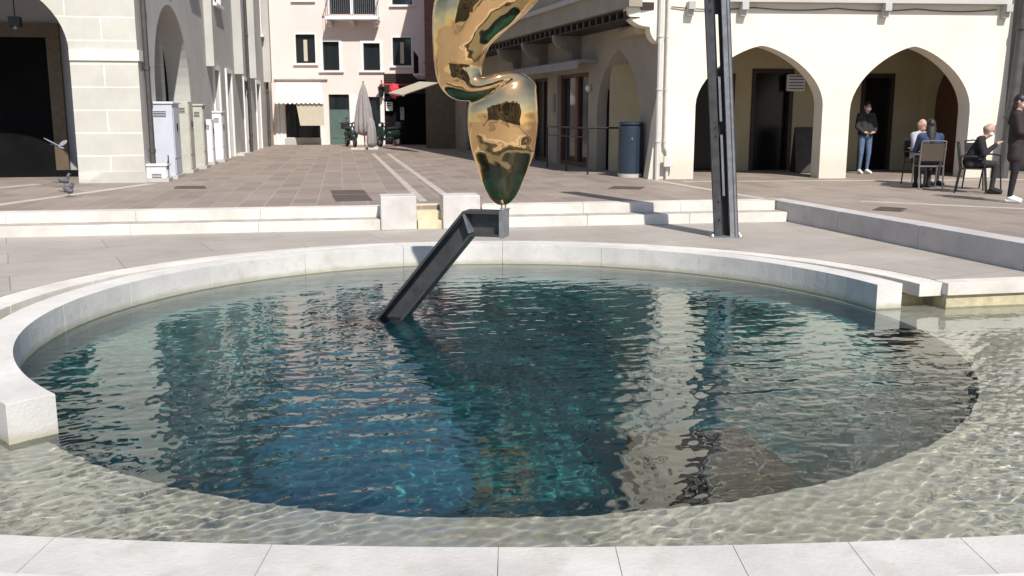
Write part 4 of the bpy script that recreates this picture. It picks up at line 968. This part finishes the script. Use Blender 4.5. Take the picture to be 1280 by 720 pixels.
o = MB().box(at(297, 193, 33.5)+Vector((0, 0, 0)), (.8, 1.2, .08)).build('stone_slab', M['white_stone']); o.location.z = 0; tag(o, 'flat white slab on the ground beyond the cabinets', 'slab')
bmi = min((o.matrix_world @ v.co).z for v in o.data.vertices); o.location.z = G-bmi
# blue-grey litter bin at the right corner
bx = P(789, 222, G); bn = empty('litter_bin', bx, 'dark blue-grey ribbed litter bin at the corner of the arcade building', 'bin')
def rr_ring(r_, k): return r_
mb = MB(); mb.lathe(bx+Vector((0, .25, .08)), [(.26, 0), (.27, .02), (.27, 1.0), (.265, 1.06), (.2, 1.08)], n=40, wob=lambda a, z: .02 if int(a/(2*math.pi)*40) % 4 == 0 else 0); mb.build('body', M['bin'], bn)
mb = MB(); mb.lathe(bx+Vector((0, .25, 0)), [(.27, 0), (.28, .08)], n=30); mb.build('base', M['white_stone'], bn)
mb = MB(); mb.lathe(bx+Vector((0, .25, 1.16)), [(.2, -.001), (.275, .01), (.27, .06), (.12, .08)], n=30); mb.build('lid', M['bin'], bn)
MB().box(bx+Vector((.0, -.025, .86)), (.03, .02, .04)).build('lock', M['steel_light'], bn)
MB().lathe(bx+Vector((.2, .62, 0)), [(.22, 0), (.22, .95), (.15, 1.0)], n=24).build('ash_column', M['bin'], bn)

# ------------------------------------------------------------------ closed umbrella, scooters
uc = P(460, 187, G); um = empty('closed_umbrella', uc, 'closed grey canvas parasol on a cross base in front of the pink house', 'parasol')
Yu = uc.y; ht = at(455, 103, Yu).z-G
mb = MB(); mb.lathe(uc+Vector((-.12, 0, 0)), [(.05, .55), (.20, .6), (.33, .75), (.31, 1.1), (.24, 1.7), (.14, 2.2), (.08, ht-.2), (.02, ht)], n=48, wob=lambda a, z: .22*math.sin(9*a+z*1.1)+.1*math.sin(4*a)); mb.build('canopy', M['canvas_grey'], um, smooth=True)
MB().cyl(uc+Vector((-.12, 0, .05)), uc+Vector((-.12, 0, ht+.05)), .03).build('pole', M['steel_light'], um)
mb = MB(); mb.box(uc+Vector((-.12, 0, .04)), (1.1, .14, .08)); mb.box(uc+Vector((-.12, 0, .045)), (.14, 1.1, .075)); mb.box(uc+Vector((.25, -.1, .06)), (.4, .4, .12), bev=.02); mb.build('base', M['white_stone'], um)
mb = MB(); mb.lathe(uc+Vector((.18, -.2, 0)), [(.14, .12), (.2, .3), (.17, .8), (.12, 1.1), (.05, 1.25)], n=24, wob=lambda a, z: .12*math.sin(5*a+z)); mb.build('hanging_cover', M['canvas_grey'], um, smooth=True)

def scooter():
    rt = empty('motor_scooter', (0, 0, 0), 'x', 'scooter', 'scooters parked by the parasol')
    for y in (-.62, .62):
        w_ = MB()
        pts = [(0, y+.17*math.cos(a), .22+.17*math.sin(a)) for a in [i*math.pi/10 for i in range(20)]]
        w_.tube(pts, .055, n=8, closed=True); wo = w_.build('wheel', M['rubber'], rt, smooth=True)
        MB().cyl((-.04, y, .22), (.04, y, .22), .12, n=16).build('rim', M['steel_light'], wo)
    b_ = MB(); b_.ell((0, .42, .56), (.19, .46, .2)); b_.ell((0, -.05, .33), (.17, .42, .07)); b_.ell((0, -.48, .62), (.2, .10, .36), M=Matrix.Rotation(R(-14), 4, 'X')); b_.ell((0, -.62, .38), (.1, .22, .08))
    fuse(b_, .025, 6).build('body', M['scooter'], rt, smooth=True)
    s_ = MB(); s_.ell((0, .3, .78), (.15, .4, .07)); s_.build('seat', M['rubber'], rt, smooth=True)
    h_ = MB(); h_.tube([(-.34, -.42, 1.04), (-.1, -.5, 1.0), (.1, -.5, 1.0), (.34, -.42, 1.04)], .022); h_.ell((0, -.5, .98), (.12, .09, .08)); h_.build('handlebar', M['rubber'], rt)
    MB().ell((0, -.6, .92), (.07, .05, .07)).build('headlight', M['cab_white'], rt)
    for s in (-1, 1):
        m_ = MB(); m_.cyl((s*.25, -.45, 1.02), (s*.3, -.47, 1.2), .008); m_.ell((s*.3, -.47, 1.23), (.05, .015, .035)); m_.build('mirror', M['rubber'], rt)
    t_ = MB(); t_.box((0, .85, .9), (.34, .32, .3), bev=.06); t_.build('top_box', M['rubber'], rt)
    return rt
sc0 = scooter(); sc0.location = P(436, 184, G)+Vector((0, .6, 0)); sc0.rotation_euler.z = R(25); sc0['label'] = 'dark scooter parked left of the closed parasol by the green door'
sc1 = copy_tree(sc0); sc1.location = P(483, 184, G)+Vector((0, .8, 0)); sc1.rotation_euler.z = R(-30); sc1['label'] = 'dark scooter parked right of the closed parasol near the dark shop'

# ------------------------------------------------------------------ pigeons
def pigeon(loc, rz, label, mt='pigeon'):
    b_ = MB(); b_.ell((0, 0, .12), (.055, .11, .055), M=Matrix.Rotation(R(18), 4, 'X')); b_.ell((0, -.09, .19), (.03, .032, .05)); b_.ell((0, -.105, .235), (.026, .032, .026)); b_.cyl((0, -.125, .235), (0, -.16, .228), .008, .002)
    b_.ell((0, .13, .09), (.03, .09, .012), M=Matrix.Rotation(R(12), 4, 'X'))
    for s in (-1, 1): b_.cyl((s*.022, 0, .1), (s*.022, -.01, .0), .007); b_.ell((s*.022, -.015, .005), (.012, .03, .005))
    o = fuse(b_, .007, 3).build('pigeon', M[mt], smooth=True); o.location = loc; o.rotation_euler.z = rz
    for s in (-1, 1):
        w_ = MB().ell((s*.047, .03, .13), (.012, .10, .04), M=Matrix.Rotation(R(14), 4, 'X')); w_.build('wing', M['pigeon'], o, smooth=True) if False else w_.b.free()
    return tag(o, label, 'pigeon')
pigeon(P(86, 246, G), R(70), 'dark pigeon standing on the plaza in front of the block-patterned pier')
pigeon(P(80, 233, G), R(120), 'second smaller-looking pigeon just behind, close to the left arch')
b_ = MB(); fp = at(73, 183, 18.0)
b_.ell((0, 0, 0), (.13, .05, .05), M=Matrix.Rotation(R(20), 4, 'Y')); b_.ell((.13, 0, -.05), (.04, .03, .03)); b_.ell((-.17, .0, .05), (.09, .04, .01), M=Matrix.Rotation(R(20), 4, 'Y'))
b_.ell((-.16, -.1, .14), (.26, .07, .012), M=Matrix.Rotation(R(28), 4, 'Y')); b_.ell((.1, .12, .1), (.1, .2, .012), M=Matrix.Rotation(R(25), 4, 'X'))
o = fuse(b_, .008, 3).build('flying_pigeon', M['pigeon_pale'], smooth=True); o.location = fp; o.scale = (.62,)*3; tag(o, 'pale pigeon flying low across the opening of the left arch', 'pigeon')

# ------------------------------------------------------------------ people
def person(name_loc, rz, joints, cols, label, hair=None, mask=False, coat=False):
    """joints in local metres, facing -Y; cols: dict of jacket, trousers, shoes"""
    J = {k: Vector(v) for k, v in joints.items()}
    caps = []
    def cap(a, b_, r0, r1, mt): caps.append((Vector(a), Vector(b_), r0, r1, mt))
    up = (J['neck']-J['pelvis']).normalized()
    sh = (J['shR']-J['shL']).normalized(); fwd = up.cross(sh).normalized()
    if fwd.y > 0 and joints.get('flip') is None: pass
    mid = J['pelvis'].lerp(J['neck'], .5)
    for s in ('L', 'R'):
        sg = -1 if s == 'L' else 1
        cap(J['hip'+s], J['knee'+s], .088, .058, 'trousers'); cap(J['knee'+s], J['ank'+s], .056, .036, 'trousers')
        cap(J['ank'+s], J['toe'+s], .042, .034, 'shoes')
        heel = J['ank'+s]-(J['toe'+s]-J['ank'+s]).normalized()*.04; heel.z = J['toe'+s].z; cap(heel, J['toe'+s], .034, .032, 'shoes')
        cap(J['sh'+s], J['elb'+s], .072, .056, 'jacket'); cap(J['elb'+s], J['wri'+s], .053, .038, 'jacket')
        cap(J['sh'+s], J['neck'], .06, .055, 'jacket')
        cap(J['pelvis']+sh*sg*.07+up*.03, mid+sh*sg*.07, .118, .112, 'jacket'); cap(mid+sh*sg*.07, J['neck']+sh*sg*.09-up*.12, .112, .098, 'jacket')
        cap(J['pelvis'], J['hip'+s], .10, .095, 'trousers')
        # hand: palm, four unequal fingers, thumb
        d = J['hand'+s]-J['wri'+s]; d.normalize(); pal = J['wri'+s]+d*.075
        cap(J['wri'+s]+d*.01, pal, .026, .030, 'skin')
        sd_ = d.cross(Vector((0, 0, 1)));
        if sd_.length < .2: sd_ = Vector((0, 1, 0))
        sd_.normalize(); dn_ = d.cross(sd_)
        for i, (L_, o_) in enumerate(((.062, -.028), (.072, -.009), (.068, .01), (.052, .028))):
            k0 = pal+sd_*o_; k1 = k0+d*L_*.55; k2 = k1+(d*.7+dn_*.6).normalized()*L_*.5
            cap(k0, k1, .0095, .009, 'skin'); cap(k1, k2, .009, .0075, 'skin')
        t0 = J['wri'+s]+d*.035-sd_*.024; t1_ = t0+(d*.6-sd_*.8).normalized()*.045; cap(t0, t1_, .012, .010, 'skin'); cap(t1_, t1_+(d-sd_*.2).normalized()*.03, .010, .008, 'skin')
    cap(J['neck'], J['head'], .052, .05, 'skin')
    h = J['head']; hf = J['face'].normalized()
    if coat:
        for s in ('L', 'R'):
            cap(mid, J['hip'+s].lerp(J['knee'+s], .42)+Vector((0, .01, 0)), .10, .108, 'jacket'); cap(J['hip'+s], J['hip'+s].lerp(J['knee'+s], .42), .105, .108, 'jacket')
        cap(J['pelvis'], J['hipL'].lerp(J['kneeR'], .42), .105, .11, 'jacket')
    mb = MB()
    for a, b_, r0, r1, mt in caps:
        mb.cyl(a, b_, r0, r1, n=14); mb.ell(a, (r0,)*3, u=14, v=10); mb.ell(b_, (r1,)*3, u=14, v=10)
    hc = h+Vector((0, 0, .09)); ang = math.atan2(hf.x, -hf.y); Mh = Matrix.Rotation(ang, 4, 'Z')
    pit = math.asin(max(-1, min(1, hf.z))); Mh = Mh @ Matrix.Rotation(-pit if False else pit*-1, 4, 'X') if False else Mh @ Matrix.Rotation(-pit, 4, 'X')
    def hp_(x, y, z): return hc+(Mh @ Vector((x, y, z)))
    mb.ell(hc, (.073, .092, .112), M=Mh); mb.ell(hp_(0, -.035, -.07), (.052, .055, .05), M=Mh); mb.ell(hp_(0, -.095, -.012), (.013, .022, .026), M=Mh)
    mb.ell(hp_(0, -.083, -.055), (.024, .012, .008), M=Mh)
    for s in (-1, 1): mb.ell(hp_(s*.074, .005, 0), (.012, .022, .032), M=Mh)
    fz_ = fuse(mb, .0085, 3, .5)
    names = ['jacket', 'trousers', 'shoes', 'skin']; fz_.b.faces.ensure_lookup_table()
    hrange = hc
    for f in fz_.b.faces:
        c_ = f.calc_center_median(); best = 9; bi = 0
        if (c_-hc).length < .13 or (c_.z > J['neck'].z+.04 and (c_-hc).length < .2): bi = 3
        else:
            for a, b_, r0, r1, mt in caps:
                d = b_-a; t = max(0, min(1, (c_-a).dot(d)/max(1e-9, d.length_squared))); q = (c_-(a+d*t)).length-(r0+(r1-r0)*t)
                if q < best: best = q; bi = names.index(mt)
        f.material_index = bi
    o = fz_.build('person', M[cols['jacket']], smooth=True)
    for nm in names[1:]: o.data.materials.append(M[cols[nm]] if nm != 'skin' else M['skin'])
    o.location = name_loc; o.rotation_euler.z = rz; tag(o, label, 'person')
    def child(mb_, nm, mt):
        c = mb_.build(nm, M[mt], smooth=True); c.parent = o; return c
    for s in (-1, 1): child(MB().ell(hp_(s*.03, -.085, .012), (.012, .008, .009)), 'eye', 'hair_dark')
    if hair:
        hb = MB()
        if hair['len'] == 'bald':
            hb.ell(hp_(0, .03, -.005), (.078, .075, .07), M=Mh)
        else:
            hb.ell(hp_(0, .012, .025), (.083, .098, .105), M=Mh)
            if hair['len'] == 'long':
                for i in range(24):
                    z = -.02-.30*i/23; r_ = .08-.03*(i/23)**2; hb.ell(hc+(Mh @ Vector((.004*math.sin(i), .045+(-z)*.16, z))), (r_*1.1, r_*.6, .06), M=Mh)
        child(fuse(hb, .009, 8), 'hair', hair['mat'])
    if mask:
        child(MB().ell(hp_(0, -.062, -.05), (.058, .052, .048), M=Mh), 'mask', 'mask')
    return o

def stand(H=1.7, legs=.09, lean_=0):
    s = H/1.7
    j = dict(pelvis=(0, 0, .93), neck=(0, .01, 1.43), head=(0, -.01, 1.5), face=(0, -1, 0),
             shL=(-.17, .01, 1.38), shR=(.17, .01, 1.38), elbL=(-.23, .03, 1.1), elbR=(.23, .03, 1.1), wriL=(-.22, -.06, .86), wriR=(.22, -.06, .86), handL=(-.21, -.09, .75), handR=(.21, -.09, .75),
             hipL=(-.09, 0, .9), hipR=(.09, 0, .9), kneeL=(-legs-.01, -.02, .49), kneeR=(legs+.01, -.02, .49), ankL=(-legs-.01, .02, .08), ankR=(legs+.01, .02, .08), toeL=(-legs-.03, -.13, .033), toeR=(legs+.03, -.13, .033))
    return {k: (tuple(c*s for c in v) if k != 'face' else v) for k, v in j.items()}
j = stand(1.68); j.update(elbL=(-.24, -.02, 1.1), elbR=(.24, -.02, 1.1), wriL=(-.15, -.14, .98), wriR=(.15, -.14, .98), handL=(-.08, -.16, .97), handR=(.08, -.16, .97))
pm = FRt.p(FRt.hit(1080, 214, 1.5)[0], 1.55, G); 
person(pm, R(12), j, dict(jacket='charcoal', trousers='jeans', shoes='white_cloth'), 'person in dark hooded jacket and blue jeans standing in shade inside the second arch', dict(len='short', mat='hair_dark'), mask=True)
j = stand(1.70); j.update(face=(-.15, -1, -.1), elbL=(-.22, -.05, 1.12), elbR=(.24, -.03, 1.12), wriL=(-.08, -.23, 1.10), wriR=(.12, -.24, 1.08), handL=(-.02, -.3, 1.12), handR=(.06, -.3, 1.1), toeL=(-.12, -.13, .033), toeR=(.13, -.13, .033))
pw_ = P(1263, 253, G)
person(pw_, R(60), j, dict(jacket='plum_cloth', trousers='black_cloth', shoes='white_cloth'), 'standing person with long dark hair, dark coat and black trousers beside the cafe table', dict(len='long', mat='hair_dark'), mask=True, coat=True)
def sit(bend=0.0):
    return dict(pelvis=(0, .08, .53), neck=(0, .06-bend, 1.03), head=(0, .03-bend*1.15, 1.10), face=(0, -1, -.1), shL=(-.17, .06-bend, .98), shR=(.17, .06-bend, .98),
                elbL=(-.22, -.04-bend, .72), elbR=(.22, -.04-bend, .72), wriL=(-.13, -.26-bend, .72), wriR=(.13, -.26-bend, .72), handL=(-.1, -.36-bend, .72), handR=(.1, -.36-bend, .72),
                hipL=(-.09, .06, .52), hipR=(.09, .06, .52), kneeL=(-.12, -.36, .52), kneeR=(.12, -.36, .52), ankL=(-.12, -.32, .08), ankR=(.12, -.32, .08), toeL=(-.13, -.47, .033), toeR=(.13, -.47, .033))
c1p = P(1158, 236, G)
person(c1p, R(172), sit(.05), dict(jacket='navy', trousers='charcoal', shoes='black_cloth'), 'seated person in navy jacket seen from behind on the metal cafe chair', dict(len='long', mat='hair_dark'))
c2p = Vector((c1p.x+.34, c1p.y+1.15, G))
person(c2p, R(25), sit(0), dict(jacket='pale_cloth', trousers='charcoal', shoes='black_cloth'), 'seated bald person in pale grey top partly hidden behind the navy jacket', dict(len='bald', mat='hair_pale'))
c3p = P(1214, 241, G); js = sit(.16); js['face'] = (0, -1, -.55); js.update(neck=(0, -.12, .98), shL=(-.17, -.08, .95), shR=(.17, -.08, .95), head=(0, -.20, 1.04), elbL=(-.24, -.16, .70), elbR=(.24, -.16, .70), wriL=(-.07, -.33, .86), wriR=(.07, -.33, .86), handL=(-.02, -.40, .92), handR=(.02, -.40, .92))
person(c3p, R(62), js, dict(jacket='black_cloth', trousers='charcoal', shoes='black_cloth'), 'seated bald person with white mask bending over a phone in black jacket', dict(len='bald', mat='hair_grey'), mask=True)
ph = Vector((math.cos(R(62-90)), math.sin(R(62-90)), 0)); pp_ = c3p+ph*.43+Vector((0, 0, .97))
# chairs and table
def chair(metal, mesh_, label):
    rt = empty('cafe_chair', (0, 0, 0), label, 'chair', 'cafe chairs')
    MB().box((0, 0, .44), (.44, .42, .025), bev=.01).build('seat', M[mesh_], rt)
    bk = MB(); bk.box((0, .235, .70), (.40, .018, .34), M=Matrix.Rotation(R(-8), 4, 'X'), bev=.006); bk.build('backrest', M[mesh_], rt)
    for sx in (-1, 1):
        MB().tube([(sx*.21, .27, 0), (sx*.215, .21, .44), (sx*.215, .28, .90)], .014).build('leg', M[metal], rt, smooth='angle')
        MB().tube([(sx*.215, -.24, 0), (sx*.215, -.19, .44), (sx*.215, -.17, .64)], .014).build('leg', M[metal], rt, smooth='angle')
        MB().tube([(sx*.215, -.17, .64), (sx*.22, 0, .66), (sx*.215, .245, .65)], .016).build('armrest', M[metal], rt)
    MB().tube([(-.215, .28, .90), (0, .30, .915), (.215, .28, .90)], .014).build('top_rail', M[metal], rt)
    for y in (-.19, .215): MB().tube([(-.215, y, .43), (.215, y, .43)], .012).build('seat_rail', M[metal], rt)
    return rt
ch1 = chair('alu', 'brown_mesh', 'metal cafe chair with woven brown back, turned away, under the navy jacket'); ch1.location = c1p; ch1.rotation_euler.z = R(172)
ch2 = chair('black', 'black', 'thin black cafe chair under the bald person with the phone'); ch2.location = c3p; ch2.rotation_euler.z = R(62)
ch3 = copy_tree(ch2); ch3.location = c2p; ch3.rotation_euler.z = R(25); ch3['label'] = 'black cafe chair on the far side of the table, mostly hidden behind the navy jacket'
ch4 = copy_tree(ch2); ch4.location = c3p+Vector((.55, .75, 0)); ch4.rotation_euler.z = R(20); ch4['label'] = 'empty black cafe chair between the bald person and the standing one'
tp = Vector(((c1p.x+c3p.x)/2+.02, c1p.y+.62, G)); tb = empty('cafe_table', tp, 'round cafe table with a cup between the seated people', 'table')
mb = MB(); mb.cyl(tp+Vector((0, 0, .73)), tp+Vector((0, 0, .75)), .35, n=32); mb.build('table_top', M['alu'], tb)
MB().cyl(tp+Vector((0, 0, .03)), tp+Vector((0, 0, .729)), .03).build('pedestal', M['black'], tb); MB().lathe(tp, [(.24, 0), (.22, .02), (.05, .04)], n=20).build('base', M['black'], tb)
for k, (dx_, dy_, lab) in enumerate(((-.08, -.18, 'white cup at the left side of the cafe table top'), (.16, -.1, 'white cup at the right side of the cafe table top'))):
    cu = MB(); cu.lathe(tp+Vector((dx_, dy_, .751)), [(.03, 0), (.045, .03), (.05, .08)], n=16); tag(cu.build('cup', M['white_cloth'], smooth='angle'), lab, 'cup')
ph_ = MB(); ph_.box(pp_, (.075, .01, .15), M=(Matrix.Rotation(R(62), 4, 'Z') @ Matrix.Rotation(R(50), 4, 'X')), bev=.004); tag(ph_.build('mobile_phone', M['steel_dark']), 'dark phone held by the bald person in black', 'phone')

# ------------------------------------------------------------------ behind the camera: the other side of the square (seen in reflections), with trees added for them
def back_block(x0, x1, Y, hgt, mt, label):
    rt = empty('town_house', ((x0+x1)/2, Y, 0), label, 'house', 'houses across the square')
    F_ = Frame((x1, Y), (-1, 0)); W_ = x1-x0; n = int(W_/3); ws = [(W_*(i+.5)/n-.55, W_*(i+.5)/n+.55, z, z+1.7) for i in range(n) for z in (1.0, 4.2, 7.3) if z+2 < hgt]
    mb = MB(); mb.plate(F_, rect_pts(0, W_, 0, hgt), [rect_pts(*w_) for w_ in ws], 0, .3); mb.build('wall', M[mt], rt)
    for w_ in ws: MB().fbox(F_, w_[0], w_[1], .15, .2, w_[2], w_[3]).build('window', M['glass'], rt)
    MB().fbox(F_, -.3, W_+.3, -.4, 7, hgt, hgt+.5).build('roof', M['roof_tile'], rt)
    MB().fbox(F_, .01, W_-.01, .302, 6.5, 0, hgt-.01).build('core', M['void'], rt)
back_block(-24, -9, -30, 9.5, 'cream_dim', 'ochre house across the square, left of the pair, behind the viewer')
back_block(-8.9, 6, -31, 10.5, 'pink', 'rose house across the square, in the middle, behind the viewer')
back_block(6.1, 26, -29, 8.5, 'cream_dim', 'low wide ochre house across the square, behind the viewer')

def tree(x, y, h, label, seed):  # unseen trees added so the sculpture mirrors dark and green
    rg = random.Random(seed); rt = empty('reflection_tree', (x, y, 0), label, 'tree', 'trees added for reflections')
    t_ = MB(); t_.tube([(x, y, 0), (x+.05, y, h*.25), (x-.05, y+.1, h*.5), (x, y, h*.8)], [.2, .16, .12, .04])
    tips = []
    for i in range(9):
        a = rg.uniform(0, 6.28); z0 = h*rg.uniform(.3, .6); e = Vector((x+math.cos(a)*h*.25, y+math.sin(a)*h*.25, z0+h*.2)); t_.tube([(x, y, z0), tuple(e)], [.07, .02], n=6); tips.append(e)
    t_.build('trunk', M['bark'], rt)
    c_ = MB(); cl = [(t+Vector((rg.uniform(-.5, .5), rg.uniform(-.5, .5), rg.uniform(-.2, .8))), rg.uniform(.6, 1.1)) for t in tips for _ in range(3)]
    vs = []; fs = []
    for p_, r_ in cl:
        for _ in range(120):
            d = Vector((rg.gauss(0, 1), rg.gauss(0, 1), rg.gauss(0, 1))).normalized()*r_*rg.uniform(.5, 1); a = Vector((rg.gauss(0, 1), rg.gauss(0, 1), rg.gauss(0, 1))).normalized()*.09; b2 = a.orthogonal().normalized()*.06; q = p_+d
            f = [c_.b.verts.new(q-a), c_.b.verts.new(q+b2), c_.b.verts.new(q+a), c_.b.verts.new(q-b2)]; c_.b.faces.new(f)
    c_.build('crown', M['leaf'], rt)
tree(-3.5, -13, 8, 'broadleaf tree added for reflections, leftmost, behind the viewer', 1); tree(2.2, -15, 7, 'broadleaf tree added for reflections, middle one, behind the viewer', 2); tree(9, -14, 8.5, 'broadleaf tree added for reflections, rightmost, behind the viewer', 3)
# ------------------------------------------------------------------ light, sky, camera
EL, AZ = R(47), R(20)
sd_ = bpy.data.lights.new('sun', 'SUN'); sd_.energy = 4.6; sd_.angle = R(.53); sd_.color = (1, .955, .89)
so = bpy.data.objects.new('sun', sd_); col.objects.link(so)
dvec = Vector((-math.sin(AZ)*math.cos(EL), math.cos(AZ)*math.cos(EL), -math.sin(EL)))
so.rotation_euler = dvec.to_track_quat('-Z', 'Y').to_euler(); so.location = (10, -20, 20)
wd_ = bpy.data.worlds.new('World'); scene.world = wd_; wd_.use_nodes = True; nt = wd_.node_tree
bg = nt.nodes['Background']; sk = nt.nodes.new('ShaderNodeTexSky'); sk.sky_type = 'NISHITA'; sk.sun_disc = False
sk.sun_elevation = EL; sk.sun_rotation = math.atan2(-dvec.x, -dvec.y); sk.air_density = 1.0; sk.dust_density = .6; sk.ozone_density = 1.5
nt.links.new(sk.outputs['Color'], bg.inputs['Color']); bg.inputs['Strength'].default_value = .11
cd = bpy.data.cameras.new('camera'); cam = bpy.data.objects.new('camera', cd); col.objects.link(cam)
cam.location = (0, 0, EYE); cam.rotation_euler = (math.pi/2-PIT, 0, 0); cd.sensor_width = 36; cd.lens = FP/1280*36; cd.clip_end = 1000; cd.clip_start = .05
scene.camera = cam
scene.render.engine = 'CYCLES'
scene.render.resolution_x = 1024; scene.render.resolution_y = 576
vs_ = scene.view_settings; vs_.view_transform = 'Standard'; vs_.look = 'None'; vs_.gamma = 1; vs_.exposure = .25; vs_.use_curve_mapping = False
scene.cycles.transparent_max_bounces = 12; scene.cycles.sample_clamp_indirect = 6
sd_.cycles.is_caustics_light = True; wat.cycles.is_caustics_caster = True   # the ripples focus real sunlight on the basin floor
for nm in ('shelf_floor', 'pool_floor', 'pool_wall', 'sunken_block'):
    bpy.data.objects[nm].cycles.is_caustics_receiver = True
